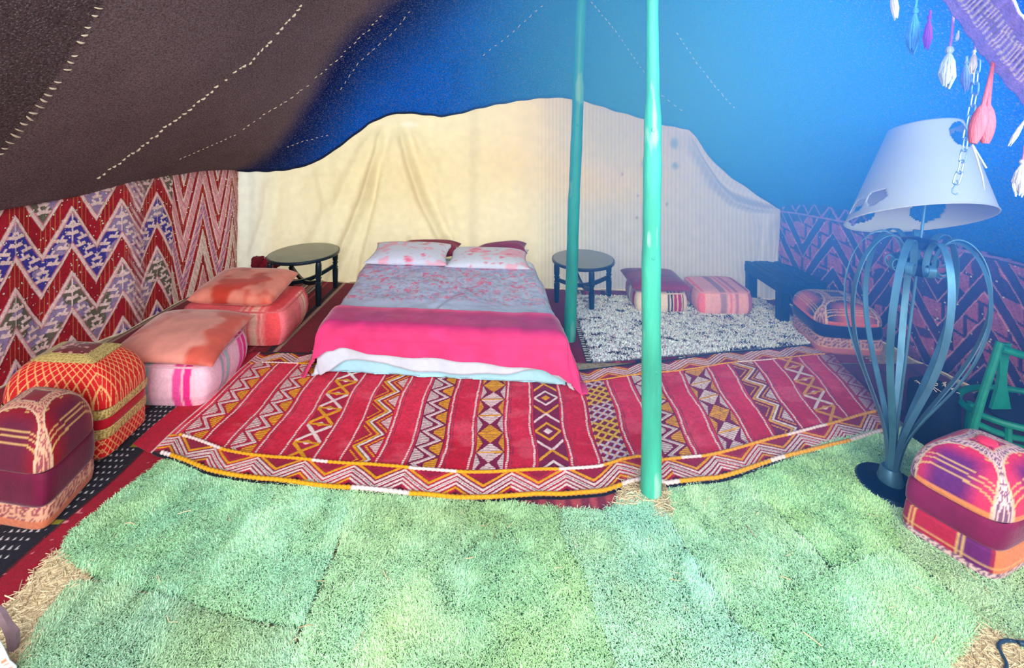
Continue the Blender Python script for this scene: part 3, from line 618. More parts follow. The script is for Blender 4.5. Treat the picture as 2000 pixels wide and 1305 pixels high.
# ------------------------------------------------------------------ bed
Q = dict(FL=np.array((-1.18, 2.70)), FR=np.array((.31, 2.565)), BR=np.array((.16, 3.98)), BL=np.array((-1.30, 4.08)))
def bedxy(a, b):
    a = np.asarray(a)[..., None]; b = np.asarray(b)[..., None]
    return (Q['FL']*(1-a)+Q['FR']*a)*(1-b)+(Q['BL']*(1-a)+Q['BR']*a)*b
BW, BLn = 1.49, 1.42
def drape(name, a_over, b0, b1, front_over, ztop, out, parent, m, colfn=None, n=(220, 120), wrinkle=.004, rad=.06, flare=.12, zfun=None, label=None, cat=None, group=None, edge=None, solid=.004, skew=0):
    """cloth over the bed: runs past both sides by a_over metres, from b0 to b1 metres along the bed, past the foot by front_over metres"""
    s = np.linspace(-BW/2-a_over-rad, BW/2+a_over+rad, n[0])[None, :]+np.zeros((n[1], 1)); tt = np.linspace(0, 1, n[1])[:, None]+0*s
    lo = b0-front_over if front_over else b0
    if edge is not None: lo = lo+edge(s)
    t = lo+(b1-lo)*tt
    if skew: t = t+skew*(s/BW)*tt
    def bend(e):                             # e: length past the start of the rounded edge -> outward, drop
        e = np.maximum(e, 0); q = np.clip(e/(rad*PI/2), 0, 1)*PI/2; ov = np.maximum(e-rad*PI/2, 0)
        return rad*np.sin(q)+ov*flare, rad*(1-np.cos(q))+ov*(1-flare*.3)
    es = np.abs(s)-(BW/2-rad); ox, dx = bend(es); et = rad-t if front_over else t*0-1; oy, dy = bend(et)
    cs = np.clip(np.abs(s), 0, BW/2-rad)+ox+out*(es > 0); tb = np.where(et > 0, rad-oy-out*(et > 0), t)
    drop = np.maximum(dx, dy)+.35*np.minimum(dx, dy)
    XY = bedxy(.5+np.sign(s)*cs/BW, tb/BLn); zt = ztop+(zfun(s, t) if zfun is not None else 0)
    wr = wrinkle*(fbm(s, t, 7, 3)-.5)*2+wrinkle*.7*np.sin(s*23+t*6)*np.clip(drop*6, 0, 1)
    Z = np.maximum(zt-drop+wr*(drop < .03), .026+.004*fbm(s, t, 20)); XY = XY+np.stack([np.sign(s)*wr*(dx > .03)*2, -wr*2*(dy > .03)], -1)
    col = colfn(s, t, drop) if colfn else None
    o = grid(name, np.concatenate([XY, Z[..., None]], -1), m, parent, col=col, solid=solid)
    return tag(o, label, cat, group)
bed = empty('mattress', (-.45, 3.3, 0), 'double mattress on the rugs with a pale blue fitted cover', 'mattress')
drape('fitted_cover', .29, 0, BLn, .30, .295, .0, bed, M_cloth, lambda s, t, d: np.broadcast_to(L(172, 222, 236), s.shape+(3,)), wrinkle=.003, flare=-.02, rad=.07, n=(160, 90))
mb = MB(); core = [bedxy(a, b) for a, b in ((.02, .02), (.98, .02), (.98, .98), (.02, .98))]
mb.add([(p[0], p[1], .02) for p in core]+[(p[0], p[1], .27) for p in core], [(0, 1, 5, 4), (1, 2, 6, 5), (2, 3, 7, 6), (3, 0, 4, 7), (3, 2, 1, 0), (4, 5, 6, 7)]); mb.build('core', mat('foam', L(200, 205, 205)), bed, smooth=False)
zb = lambda s, t: .035*sm(.5, 1.3, t)
drape('flat_sheet', .17, 0, 1.0, .19, .303, .012, None, M_cloth, lambda s, t, d: np.broadcast_to(L(214, 220, 232), s.shape+(3,))*.9, wrinkle=.006, zfun=zb, label='white flat sheet hanging over the foot end of the mattress', cat='sheet', n=(220, 110), edge=lambda s: .035*np.exp(-((s+.45)/.18)**2)-.02*np.exp(-((s-.05)/.35)**2)+.05*sm(.3, .75, s)-.07*sm(BW/2-.16, BW/2, np.abs(s)), flare=.14)
def duvet_col(s, t, d):
    base = mix(np.broadcast_to(L(180, 186, 214), s.shape+(3,)), np.broadcast_to(L(196, 204, 226), s.shape+(3,)), fbm(s, t, 4))
    fz = sm(.37, .45, t)*sm(1.10, 1.04, t)
    n1 = fbm(s, t, 34, 5); n2 = nz(s, t, 55, 6); n3 = fbm(s, t, 34, 15)
    base = put(base, fz*(n2 > .6)*.3, L(120, 100, 170)); base = put(base, fz*(n1 > .60)*.5, L(230, 150, 185)); base = put(base, fz*(n1 > .70)*.7, L(226, 96, 130)); base = put(base, fz*(n3 > .68)*.45, L(236, 150, 170))
    return put(base, sm(1.06, 1.10, t), L(220, 224, 236))
drape('duvet', .14, .20, 1.20, 0, .318, .022, None, M_cloth, duvet_col, wrinkle=.012, zfun=lambda s, t: zb(s, t)+.012*np.sin(s*5+t*3)-.012*np.exp(-((s-.05-.5*(t-.5))/.03)**2)*sm(.75, .55, t), label='pale lilac duvet printed with small pink flowers', cat='duvet', n=(420, 300), rad=.08)
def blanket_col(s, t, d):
    b = mix(np.broadcast_to(L(226, 56, 116), s.shape+(3,)), np.broadcast_to(L(176, 44, 116), s.shape+(3,)), sm(.0, .10, t)*sm(.25, .17, t)*(.5+.6*fbm(s, t, 6, 2)))  # purple sheen on the flat top is put into the colour
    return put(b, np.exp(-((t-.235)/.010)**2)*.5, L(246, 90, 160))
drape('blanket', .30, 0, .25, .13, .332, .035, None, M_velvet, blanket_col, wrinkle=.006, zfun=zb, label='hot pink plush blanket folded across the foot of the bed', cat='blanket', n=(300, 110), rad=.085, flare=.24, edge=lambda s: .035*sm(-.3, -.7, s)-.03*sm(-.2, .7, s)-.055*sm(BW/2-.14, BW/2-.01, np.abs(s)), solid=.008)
def pillow(name, c_, ex, ey, h, m, colfn, label=None, cat=None, group=None, parent=None, tilt=(0, 0), n=44, power=3.0, pinch=.10, sag=0):
    g_ = np.linspace(-1, 1, n); x, y = np.meshgrid(g_, g_); ex = np.array(ex, float); ey = np.array(ey, float); c0 = np.array(c_, float)
    px = x*(1-pinch*(1-y*y)*np.abs(x)**2); py = y*(1-pinch*(1-x*x)*np.abs(y)**2)
    th = h*((1-np.abs(x)**power)*(1-np.abs(y)**power))**.55; wr = 1+.10*(fbm(x, y, 2.3, 4)-.5)
    V = []; cc = []
    for sgn in (1, -1):
        p = c0+px[..., None]*ex+py[..., None]*ey; p[..., 2] += sgn*th*wr*(1 if sgn > 0 else .8)-sag*(x**2+y**2)
        V.append(p.reshape(-1, 3)); cc.append(colfn(x, y).reshape(-1, 3))
    f = gridfaces(n, n); me = mesh(name, np.concatenate(V), np.concatenate([f, f[:, ::-1]+n*n]), m, parent, np.concatenate(cc))
    bm = bmesh.new(); bm.from_mesh(me.data); bmesh.ops.remove_doubles(bm, verts=bm.verts, dist=.0008); bm.to_mesh(me.data); bm.free()
    return tag(me, label, cat, group)
def pil_col(sd):
    def f(x, y):
        b = np.broadcast_to(L(214, 216, 232), x.shape+(3,)).copy(); n1 = fbm(x, y, 3.4, sd); b = put(b, sm(.56, .66, n1)*.7, L(244, 160, 180)); b = put(b, sm(.68, .74, fbm(x, y, 5.5, sd+3))*.8, L(236, 96, 130)); return b
    return f
pillow('pillow', (-.895, 3.83, .405), (.36, -.03, .0), (.0, .20, .03), .06, M_cloth, pil_col(3), 'white pillow with pink roses, on the left of the bed', 'pillow', 'pair of bed pillows')
pillow('pillow', (-.205, 3.80, .375), (.36, -.03, .0), (.0, .20, .02), .055, M_cloth, pil_col(11), 'white pillow with faint pink roses, on the right of the bed', 'pillow', 'pair of bed pillows')
vcol = lambda c_: (lambda x, y: np.broadcast_to(L(*c_), x.shape+(3,))*(.8+.4*fbm(x, y, 1.6, 3))[..., None])
pillow('bolster_cushion', (-.78, 4.02, .385), (.31, -.02, .012), (0, .09, .02), .075, M_velvet, vcol((132, 28, 44)), 'dark red velvet cushion showing behind the left pillow', 'cushion', 'red cushions behind the pillows')
pillow('bolster_cushion', (-.11, 3.985, .375), (.25, -.02, .035), (0, .09, .02), .075, M_velvet, vcol((128, 26, 42)), 'dark red velvet cushion tilting up behind the right pillow', 'cushion', 'red cushions behind the pillows')

# ------------------------------------------------------------------ poufs
def shell(prof, ctr, ex, ey, name, m, parent, colfn, n=160, sq=7.0, lean=(0, 0), close=True):
    """rings of a rounded square; prof = [(scale, z)]; colfn(a, r, z, sx, sy): a = -1..1 along a side, side index"""
    k = np.arange(n)/n*4; sd = np.floor(k).astype(int); a = (k-sd)*2-1
    x = np.select([sd == 0, sd == 1, sd == 2, sd == 3], [a, 1, -a, -1]); y = np.select([sd == 0, sd == 1, sd == 2, sd == 3], [-1, a, 1, -a])
    prof = np.array(prof, float); P = []; XX = []; YY = []
    for i, (r, z) in enumerate(prof):
        p_ = sq
        rr = 1/(np.abs(x)**p_+np.abs(y)**p_)**(1/p_)
        ux = x*rr*r; uy = y*rr*r; XX.append(ux); YY.append(uy)
        P.append(np.stack([ctr[0]+ux*ex[0]+uy*ey[0]+lean[0]*z, ctr[1]+ux*ex[1]+uy*ey[1]+lean[1]*z, z+0*ux], -1))
    P = np.array(P); XX = np.array(XX); YY = np.array(YY); R = np.broadcast_to(prof[:, 0][:, None], XX.shape); Zz = np.broadcast_to(prof[:, 1][:, None], XX.shape)
    A = np.broadcast_to(a[None], XX.shape); SD = np.broadcast_to(sd[None], XX.shape)
    return grid(name, P, m, parent, col=colfn(A, SD, XX, YY, R, Zz), wrap=True)
def lerp_prof(pts, n):
    pts = np.array(pts, float); s = np.r_[0, np.cumsum(np.hypot(*np.diff(pts, axis=0).T))]; t = np.linspace(0, s[-1], n); return list(zip(np.interp(t, s, pts[:, 0]), np.interp(t, s, pts[:, 1])))
def dome(z0, h, r0=1.02, n=50, flat=.9):
    return [(max(r0*math.cos(q)**flat, .004) if i < n-1 else .004, z0+h*math.sin(q)**.9) for i, q in enumerate(np.linspace(0, PI/2, n))]
GOLD = L(224, 178, 110)
def brocade(cells, light, darkc, sc=26):
    n1 = np.sin(cells[0]*sc)*np.sin(cells[1]*sc*1.1)+.8*np.sin((cells[0]+cells[1])*sc*1.7)*np.sin((cells[0]-cells[1])*sc*1.3)
    return mix(np.broadcast_to(light, n1.shape+(3,)), np.broadcast_to(darkc, n1.shape+(3,)), (np.abs(n1) < .34)*.85)
def arched_pouf(ctr, ex, ey, H, zb1, zb2, label, pal, lean=(0, 0), button=True, orient=0):
    """fabric pouf: patterned foot band, velvet waist, domed lid of four arched panels"""
    root = empty('pouf', (ctr[0], ctr[1], 0), label, 'pouf'); red, waist, side, li = pal['lid'], pal['waist'], pal['side'], pal['gold']
    def foot(A, SD, X_, Y_, R, Z_):
        t = Z_/zb1; col = np.broadcast_to(side, A.shape+(3,)).copy(); u = A*.5+.5
        if pal.get('foot'):
            col = put(col, (u > .12)*(u < .62), pal['foot'][0]); col = put(col, (u >= .62)*(u < .93), pal['foot'][1]); col = put(col, (fr(u*24) < .35)*(((u > .08)&(u < .2)) | ((u > .55)&(u < .72)))*.8, GOLD)
            col = put(col, ((SD == 0) | (SD == 2))*1., L(236, 128, 84)*(.9))
            lo = t < .34
        else: lo = t > .52
        col = np.where(lo[..., None], brocade((A*2.2, Z_*11), li, pal['mark'], 14), col)
        return put(col, (np.abs(t-.5) < .02)*.6, GOLD)
    shell(lerp_prof([(.90, .006), (.97, .02), (1.0, zb1*.5), (.985, zb1-.004), (.95, zb1)], 26), ctr, ex, ey, 'foot_band', M_brocade, root, foot, lean=lean)
    shell(lerp_prof([(.94, zb1-.004), (1.0, zb1+.012), (1.015, (zb1+zb2)/2), (1.0, zb2-.01), (.95, zb2+.004)], 16), ctr, ex, ey, 'waist_band', M_velvet, root, lambda A, SD, X_, Y_, R, Z_: np.broadcast_to(waist, A.shape+(3,))*(.75+.5*fbm(A+SD, Z_, 4, 2))[..., None], lean=lean)
    def lid(A, SD, X_, Y_, R, Z_):
        b = np.maximum(np.abs(X_), np.abs(Y_)); a = np.where(np.abs(X_) > np.abs(Y_), Y_, X_); sgx = np.where(np.abs(X_) > np.abs(Y_), np.sign(X_), -np.sign(Y_)*1)
        e = np.sqrt((a/1.0)**2+((1.03-b)*1.25)**2); col = mix(np.broadcast_to(red, A.shape+(3,)), np.broadcast_to(pal['lid2'], A.shape+(3,)), sm(.45, .8, b)*sm(.75, .2, np.abs(a-.1)))
        col = put(col, (Z_ < zb2+.032)*.9*(pal.get('rim') is not None), pal.get('rim', red))
        ln = (fr(b*17+.15*np.sin(a*3)) < .28)*(((b > .32)&(b < .56)) | ((b > .80)&(b < .97)))*(e < .78); col = put(col, ln*.75, GOLD)
        band = (e > .72)&(e < .98); col = np.where(band[..., None], brocade((a*2.6, b*2.6), li, pal['mark'], 12), col)
        corner = e >= .98; col = np.where(corner[..., None], brocade((a*2.0+3, b*2.0), mix(np.broadcast_to(pal['corner'], A.shape+(3,)), np.broadcast_to(red, A.shape+(3,)), sm(.5, .25, b)), pal['mark'], 15), col)
        col = put(col, ((np.abs(e-.74) < .022) | (np.abs(e-.98) < .022))*.9, L(214, 180, 150)); col = put(col, (b < .13)*.9, red)
        return col
    shell([(.95, zb2), (1.03, zb2+.012)]+dome(zb2+.02, H-zb2-.02, 1.035, 46, .82), ctr, ex, ey, 'lid', M_brocade, root, lid, lean=lean, sq=4.6, n=240)
    if button:
        x = ctr[0]+lean[0]*H; y = ctr[1]+lean[1]*H; MB().lathe((x, y, H-.012), [(.026, 0), (.03, .008), (.026, .018), (.014, .024), (.002, .026)], 20).build('button', M_velvet, root, col=red)
    return root
MK = L(88, 16, 64)
def ax_(a, b): return (np.array(b)-np.array(a))/2
arched_pouf((-2.0, 1.83), (.19, -.03), (-.033, .145), .435, .10, .225, 'dark red domed pouf with a wine velvet waist, nearest on the left', dict(lid=L(140, 6, 30), lid2=L(96, 10, 50), waist=L(98, 4, 48), side=L(216, 120, 84), gold=L(222, 160, 130), mark=L(130, 30, 70), corner=L(214, 150, 160)), button=False)
arched_pouf((1.73, 1.645), (.17, .06), (-.07, .115), .395, .12, .215, 'red and purple domed pouf with a red button, on turf at right', dict(lid=L(222, 50, 92), lid2=L(98, 30, 110), waist=L(120, 16, 70), side=L(150, 30, 70), gold=L(226, 186, 186), mark=L(92, 36, 96), corner=L(232, 200, 190), rim=L(232, 140, 80), foot=(L(178, 24, 60), L(104, 24, 100))), lean=(.10, -.06))
arched_pouf((2.30, 3.10), (.21, -.03), (.03, .20), .345, .12, .20, 'shadowed orange and navy pouf standing against the right wall', dict(lid=L(40, 40, 84), lid2=L(206, 96, 84), waist=L(14, 10, 60), side=L(196, 110, 100), gold=L(200, 150, 140), mark=L(90, 40, 80), corner=L(214, 120, 96), rim=L(222, 104, 80)), button=False)
# lattice pouf
lp = empty('pouf', (-2.1, 2.17, 0), 'bright red pouf with a gold lattice and a gold framed top square', 'pouf'); c_, ex, ey = (-2.16, 2.165), (.275, -.02), (-.02, .15)
RDL = L(205, 18, 26); GL = L(240, 170, 110); GB = L(214, 180, 108)
def lattice(X_, Y_, A, SD, Z_, k=1):
    u = A*5.2; v = Z_*26
    return mix(np.broadcast_to(RDL, A.shape+(3,)), np.broadcast_to(GL, A.shape+(3,)), (np.minimum(np.abs(fr(u+v)-.5), np.abs(fr(u-v)-.5)) < .085)*.95)
shell(lerp_prof([(.9, .006), (1.0, .03), (1.0, .115)], 60), c_, ex, ey, 'foot_panel', M_brocade, lp, lambda A, SD, X_, Y_, R, Z_: lattice(X_, Y_, A, SD, Z_), n=400)
shell(lerp_prof([(1.0, .112), (1.02, .118), (1.02, .15), (1.0, .158)], 14), c_, ex, ey, 'gold_trim', M_brocade, lp, lambda A, SD, X_, Y_, R, Z_: brocade((A*5, Z_*40), GB, L(120, 90, 50), 7), n=240)
shell(lerp_prof([(.99, .156), (1.005, .165), (1.005, .20), (.99, .205)], 12), c_, ex, ey, 'velvet_band', M_velvet, lp, lambda A, SD, X_, Y_, R, Z_: np.broadcast_to(L(176, 8, 32), A.shape+(3,))*1.)
shell(lerp_prof([(1.0, .203), (1.03, .21), (1.04, .235), (1.02, .25)], 14), c_, ex, ey, 'gold_trim', M_brocade, lp, lambda A, SD, X_, Y_, R, Z_: brocade((A*6, Z_*40), GB, L(110, 80, 50), 6), n=240)
def ltop(A, SD, X_, Y_, R, Z_):
    b = np.maximum(np.abs(X_), np.abs(Y_)); u = A*5.2; v = b*7.5
    col = mix(np.broadcast_to(RDL, A.shape+(3,)), np.broadcast_to(GL, A.shape+(3,)), (np.minimum(np.abs(fr(u+v)-.5), np.abs(fr(u-v)-.5)) < .085)*.95)
    d = np.abs(np.abs(X_)-np.abs(Y_)); return col
shell([(.99, .246), (1.03, .25)]+[p for p in dome(.255, .205, 1.035, 90, .82) if p[0] > .60], c_, ex, ey, 'lid', M_brocade, lp, ltop, n=480, sq=5.5)
dm = [p for p in dome(.258, .205, 1.035, 90, .82) if p[0] <= .63]
def fr_col(A, SD, X_, Y_, R, Z_): return brocade((X_*4, Y_*4), L(206, 180, 110), L(150, 120, 70), 9)
shell([p for p in dm if p[0] > .34], c_, ex, ey, 'gold_frame', M_brocade, lp, fr_col, n=200, sq=14)
shell([p for p in dm if p[0] <= .36], c_, ex, ey, 'centre_square', M_velvet, lp, lambda A, SD, X_, Y_, R, Z_: mix(np.broadcast_to(L(112, 14, 30), A.shape+(3,)), np.broadcast_to(L(216, 150, 140), A.shape+(3,)), sm(.58, .66, fbm(X_, Y_, 9, 3))), n=120, sq=14)
# striped box poufs
def striped(ctr, ex, ey, H, label, cols, bgc, top=None, sidebg=None, group='low striped floor poufs', bulge=.05):
    root = empty('floor_pouf', (ctr[0], ctr[1], 0), label, 'pouf', group)
    def cf(A, SD, X_, Y_, R, Z_):
        v = np.where((SD == 0) | (SD == 2) | (R < .9), X_/np.maximum(np.abs(R), .0)*0+X_, Y_); v = v*.5+.5
        col = np.broadcast_to(L(*bgc), A.shape+(3,)).copy()
        for lo, hi, cc in cols: col = put(col, sm(lo-.006, lo+.006, v)*sm(hi+.006, hi-.006, v), L(*cc))
        return col*(.9+.2*fbm(X_*3, Y_*3+Z_*5, 3))[..., None]
    body = [(.86, .004), (.95, .015), (1.0+bulge*.6, H*.3), (1.0+bulge, H*.5), (1.0+bulge*.6, H*.75), (.97, H*.95)]
    shell(lerp_prof(body, 30), ctr, ex, ey, 'body', M_soft, root, cf, n=240, sq=8)
    shell(lerp_prof([(.97, H*.95), (.93, H*.985), (.7, H*1.02), (.4, H*1.03), (.004, H*1.03)], 24), ctr, ex, ey, 'top', M_soft, root, cf, n=240, sq=8)
    mb = MB(); k = np.linspace(0, 4, 81)[:80]; sd = np.floor(k); a = (k-sd)*2-1
    x = np.select([sd == 0, sd == 1, sd == 2, sd == 3], [a, 1, -a, -1]); y = np.select([sd == 0, sd == 1, sd == 2, sd == 3], [-1, a, 1, -a]); rr = .965/(np.abs(x)**8+np.abs(y)**8)**.125
    mb.tube([(ctr[0]+ux*ex[0]+uy*ey[0], ctr[1]+ux*ex[1]+uy*ey[1], H*.955) for ux, uy in zip(x*rr, y*rr)], .006, 6, close=True); mb.build('piping', M_soft, root, col=L(*bgc)*.85)
    return root
striped((-1.99, 2.62), (.295, -.015), (-.02, .235), .24, 'pale pink pouf with grey and magenta stripes, left, near one with a cushion', [(.30, .36, (178, 170, 190)), (.40, .47, (168, 190, 196)), (.38, .39, (250, 120, 170)), (.48, .485, (250, 120, 170)), (.70, .78, (238, 84, 160)), (.80, .87, (234, 50, 140))], (246, 196, 214))
striped((-1.98, 3.26), (.38, -.02), (-.02, .24), .26, 'coral pink striped pouf with a cushion, left, beside the round table', [(.0, .12, (244, 120, 130)), (.58, .61, (250, 170, 160)), (.63, .66, (250, 190, 175)), (.69, .76, (250, 200, 180)), (.79, .81, (250, 170, 160)), (.84, .98, (236, 84, 90))], (244, 120, 124))
striped((1.215, 3.70), (.205, 0), (0, .19), .185, 'cream pouf with black and red stripes, behind the near pole', [(.16, .30, (176, 20, 40)), (.33, .36, (30, 30, 40)), (.40, .43, (30, 30, 40)), (.60, .635, (30, 34, 44)), (.66, .70, (30, 34, 44)), (.72, .78, (170, 16, 50)), (.80, .87, (170, 16, 50)), (.89, .91, (90, 20, 40))], (226, 206, 196))
striped((1.715, 3.66), (.215, 0), (0, .185), .205, 'pink pouf with grey stripes and no cushion, left of the slatted table', [(.0, .10, (246, 120, 136)), (.38, .50, (178, 140, 158)), (.56, .60, (238, 130, 150)), (.66, .72, (200, 130, 150)), (.9, 1.0, (176, 110, 150))], (244, 176, 184))
def velv(c1, c2, sd):
    def f(x, y): return mix(np.broadcast_to(L(*c1), x.shape+(3,)), np.broadcast_to(L(*c2), x.shape+(3,)), sm(.5, .68, fbm(x, y, 1.8, sd)))
    return f
pillow('cushion', (-1.97, 2.62, .305), (.33, -.03, .005), (-.05, .28, .01), .068, M_velvet, velv((232, 150, 136), (214, 92, 78), 5), 'peach velvet cushion with a sharp corner, on the nearer left pouf', 'cushion', 'velvet cushions on the poufs', pinch=.05, sag=.012)
pillow('cushion', (-2.0, 3.27, .335), (.33, -.05, .01), (-.02, .235, .02), .072, M_velvet, velv((236, 140, 120), (208, 66, 50), 8), 'coral velvet cushion on the further left pouf near the table', 'cushion', 'velvet cushions on the poufs', pinch=.02, power=5)
pillow('cushion', (1.20, 3.68, .232), (.235, -.005, -.004), (0, .215, 0), .045, M_velvet, velv((132, 40, 56), (110, 26, 40), 3), 'maroon velvet cushion on the black and red striped pouf', 'cushion', 'velvet cushions on the poufs', pinch=.02, power=6)

# ------------------------------------------------------------------ round tables
def leg_prof(h): return [(r_*1.3, z_) for r_, z_ in [(.012, 0), (.016, .01), (.019, h*.35), (.020, h*.48), (.013, h*.50), (.021, h*.53), (.013, h*.56), (.016, h*.62), (.021, h*.645), (.014, h*.67), (.019, h*.72), (.019, h*.94), (.015, h)]]
def round_table(cx, cy, H, R, ang, rl, label):
    t = empty('round_table', (cx, cy, 0), label, 'table', 'low round tables beside the bed')
    MB().lathe((cx, cy, H-.03), [(R-.01, 0), (R, .004), (R+.002, .012), (R, .024), (R-.006, .027), (R-.02, .028)], 64).build('rim', M_blackwood, t)
    MB().lathe((cx, cy, H-.004), [(R-.012, 0), (R-.012, .003), (R-.016, .004)], 64).build('table_top', M_top, t)
    MB().lathe((cx, cy, H-.055), [(R*.72, 0), (R*.74, .004), (R*.74, .026)], 48).build('apron', M_blackwood, t)
    P = []
    for k in range(4):
        a = ang+k*PI/2; x, y = cx+rl*math.cos(a), cy+rl*math.sin(a); P.append((x, y)); MB().lathe((x, y, .0), leg_prof(H-.03), 14).build('leg', M_blackwood, t)
    for (i, j) in ((0, 2), (1, 3)):
        a, b = np.array(P[i]), np.array(P[j]); v = (b-a)/np.linalg.norm(b-a); nn = np.array((-v[1], v[0]))*.009; V = []; n = 16
        for q in np.linspace(0, 1, n+1):
            p = a+(b-a)*q; zc = H*.52-H*.17*math.sin(PI*q)+(.006 if i else 0)
            for (s_, dz) in ((-1, -.017), (1, -.017), (1, .017), (-1, .017)): V.append((p[0]+s_*nn[0], p[1]+s_*nn[1], zc+dz))
        Fc = [(4*q+e, 4*q+(e+1) % 4, 4*q+4+(e+1) % 4, 4*q+4+e) for q in range(n) for e in range(4)]+[(0, 1, 2, 3), (4*n, 4*n+3, 4*n+2, 4*n+1)]
        MB().add(V, Fc).build('stretcher', M_blackwood, t)
    return t
round_table(-1.852, 3.88, .405, .295, math.radians(-42), .285, 'round black table with a grey top, left of the bed')
round_table(.62, 3.80, .375, .270, math.radians(-82), .235, 'round black table with a grey top, right of the bed behind the pole')
# slatted table
sx0, sx1, sy0, sy1, sh = 2.06, 2.42, 3.34, 3.86, .33
t = empty('slatted_table', ((sx0+sx1)/2, (sy0+sy1)/2, 0), 'dark slatted rectangular low table by the right wall', 'table')
for k in range(6):
    w_ = (sx1-sx0)/6; MB().box((sx0+k*w_+.004, sy0, sh-.02), (sx0+(k+1)*w_-.004, sy1, sh), .003).build('slat', M_slat, t, smooth=False)
for a, b in (((sx0, sy0, sh-.085), (sx1, sy0+.025, sh-.022)), ((sx0, sy1-.025, sh-.085), (sx1, sy1, sh-.022)), ((sx0, sy0+.03, sh-.085), (sx0+.025, sy1-.03, sh-.022)), ((sx1-.025, sy0+.03, sh-.085), (sx1, sy1-.03, sh-.022))):
    MB().box(a, b).build('apron_rail', M_slat, t, smooth=False)
for x in (sx0+.003, sx1-.075):
    for y in (sy0+.003, sy1-.075): MB().box((x, y, .005), (x+.072, y+.072, sh-.023), .005).build('leg', M_slat, t, smooth=False)

# shaggy white rug
WC = [Pz(1118, 583)[:2], Pz(1484, 588)[:2], Pz(1622, 674)[:2], Pz(1158, 713)[:2]]
root = empty('shag_rug', (1.4, 3.3, 0), 'white shaggy rag rug flecked with black, right of the bed', 'rug')
A_, B_, C_, D_ = [np.array(q) for q in WC]
def wq(u, v): u = np.asarray(u)[..., None]; v = np.asarray(v)[..., None]; return (D_*(1-u)+C_*u)*(1-v)+(A_*(1-u)+B_*u)*v
U, V = np.meshgrid(np.linspace(0, 1, 60), np.linspace(0, 1, 60)); xy = wq(U, V); mesh_col = np.broadcast_to(L(110, 110, 120), U.shape+(3,))
grid('backing', np.concatenate([xy, (.018+0*U)[..., None]], -1), M_rug, root, col=mesh_col, solid=.006)
n = 52000; u = rng.random(n); v = rng.random(n); xy = wq(u, v); x, y = xy[:, 0], xy[:, 1]
ang = rng.normal(0, .7, n)+PI*(rng.random(n) < .5); ln = rng.uniform(.012, .032, n); h = rng.uniform(.008, .02, n); wd = rng.uniform(.002, .0042, n)
dx, dy = np.cos(ang), np.sin(ang); b = np.stack([x, y, 0*x+.019], 1); mid = b+np.stack([dx*ln*.5, dy*ln*.5, h], 1); tip = b+np.stack([dx*ln, dy*ln, h*.5], 1); s_ = np.stack([-dy*wd, dx*wd, 0*wd], 1)
Vt = np.stack([b-s_, b+s_, mid+s_, mid-s_, tip-s_*.5, tip+s_*.5], 1).reshape(-1, 3); i = np.arange(n)[:, None]*6
cc = np.broadcast_to(L(236, 240, 246), (n, 3)).copy()*rng.uniform(.88, 1.12, n)[:, None]; kx = (nz(x, y*3.2, 22, 4) > .74)&(rng.random(n) < .8); cc[kx] = L(52, 48, 70); pk = rng.random(n) < .05; cc[pk] = L(196, 130, 160)
tag(mesh('pile', Vt, np.concatenate([i+np.array([[0, 1, 2, 3]]), i+np.array([[3, 2, 5, 4]])], 0), M_straw, root, np.clip(np.repeat(cc, 6, 0), 0, 1), smooth=False), kind='stuff')

# small red bundle behind the left table
root = empty('cloth_bundle', (-2.28, 3.98, 0), 'small crumpled crimson velvet bundle behind the left table', 'cloth')
def blob(name, c_, r, m, col, sd, parent, squash=(1, 1, 1)):
    th = np.linspace(.001, PI-.001, 30)[:, None]; ph = np.linspace(0, 2*PI, 49)[None, :-1]
    rr = r*(1+.35*(fbm(np.cos(ph)*2*np.sin(th)+sd, np.cos(th)*2+np.sin(ph)*np.sin(th), 1.6, sd)-.5)*2)
    P = np.stack([c_[0]+rr*np.sin(th)*np.cos(ph)*squash[0], c_[1]+rr*np.sin(th)*np.sin(ph)*squash[1], c_[2]+rr*np.cos(th)*squash[2]], -1)
    return grid(name, P, m, parent, col=np.broadcast_to(col, P.shape)*1., wrap=True, flip=True)
blob('fold', (-2.26, 3.99, .15), .085, M_velvet, L(120, 6, 34), 1, root, (1, 1, 1.7)); blob('fold', (-2.20, 3.98, .27), .07, M_velvet, L(140, 8, 40), 4, root); blob('fold', (-2.31, 3.96, .28), .06, M_velvet, L(110, 6, 30), 7, root)

# ------------------------------------------------------------------ wrought iron lamp
LB = Pz(1737, 957); lamp = empty('floor_lamp', LB, 'tall strap iron cage lamp with a torn white shade, beside the right pouf', 'lamp')
LEAN = .125
def lpt(r, a, z): return (LB[0]+r*math.cos(a)+LEAN*z, LB[1]+r*math.sin(a), z)
MB().lathe((LB[0], LB[1], .008), [(.112, 0), (.118, .006), (.118, .016), (.110, .024), (.06, .028), (.045, .032)], 64).build('base', M_irondark, lamp)
MB().lathe((LB[0]+.005, LB[1], .038), [(.044, 0), (.046, .01), (.040, .03), (.036, .05), (.030, .06)], 32).build('collar', M_iron, lamp)
prof = [(.020, .09), (.026, .16), (.042, .24), (.075, .33), (.12, .43), (.165, .53), (.205, .64), (.228, .74), (.236, .82), (.232, .90), (.215, .98), (.185, 1.045), (.145, 1.085), (.105, 1.09), (.072, 1.06), (.055, 1.01), (.056, .965), (.075, .94), (.098, .95), (.105, .975), (.092, .992), (.078, .982)]
def spline(pts, n):
    out = []; m = len(pts)
    for i in range(m-1):
        p0, p1, p2, p3 = [np.array(pts[min(max(k, 0), m-1)]) for k in (i-1, i, i+1, i+2)]
        for t in np.linspace(0, 1, n, endpoint=False): out.append(.5*((2*p1)+(-p0+p2)*t+(2*p0-5*p1+4*p2-p3)*t*t+(-p0+3*p1-3*p2+p3)*t**3))
    out.append(np.array(pts[-1])); return out
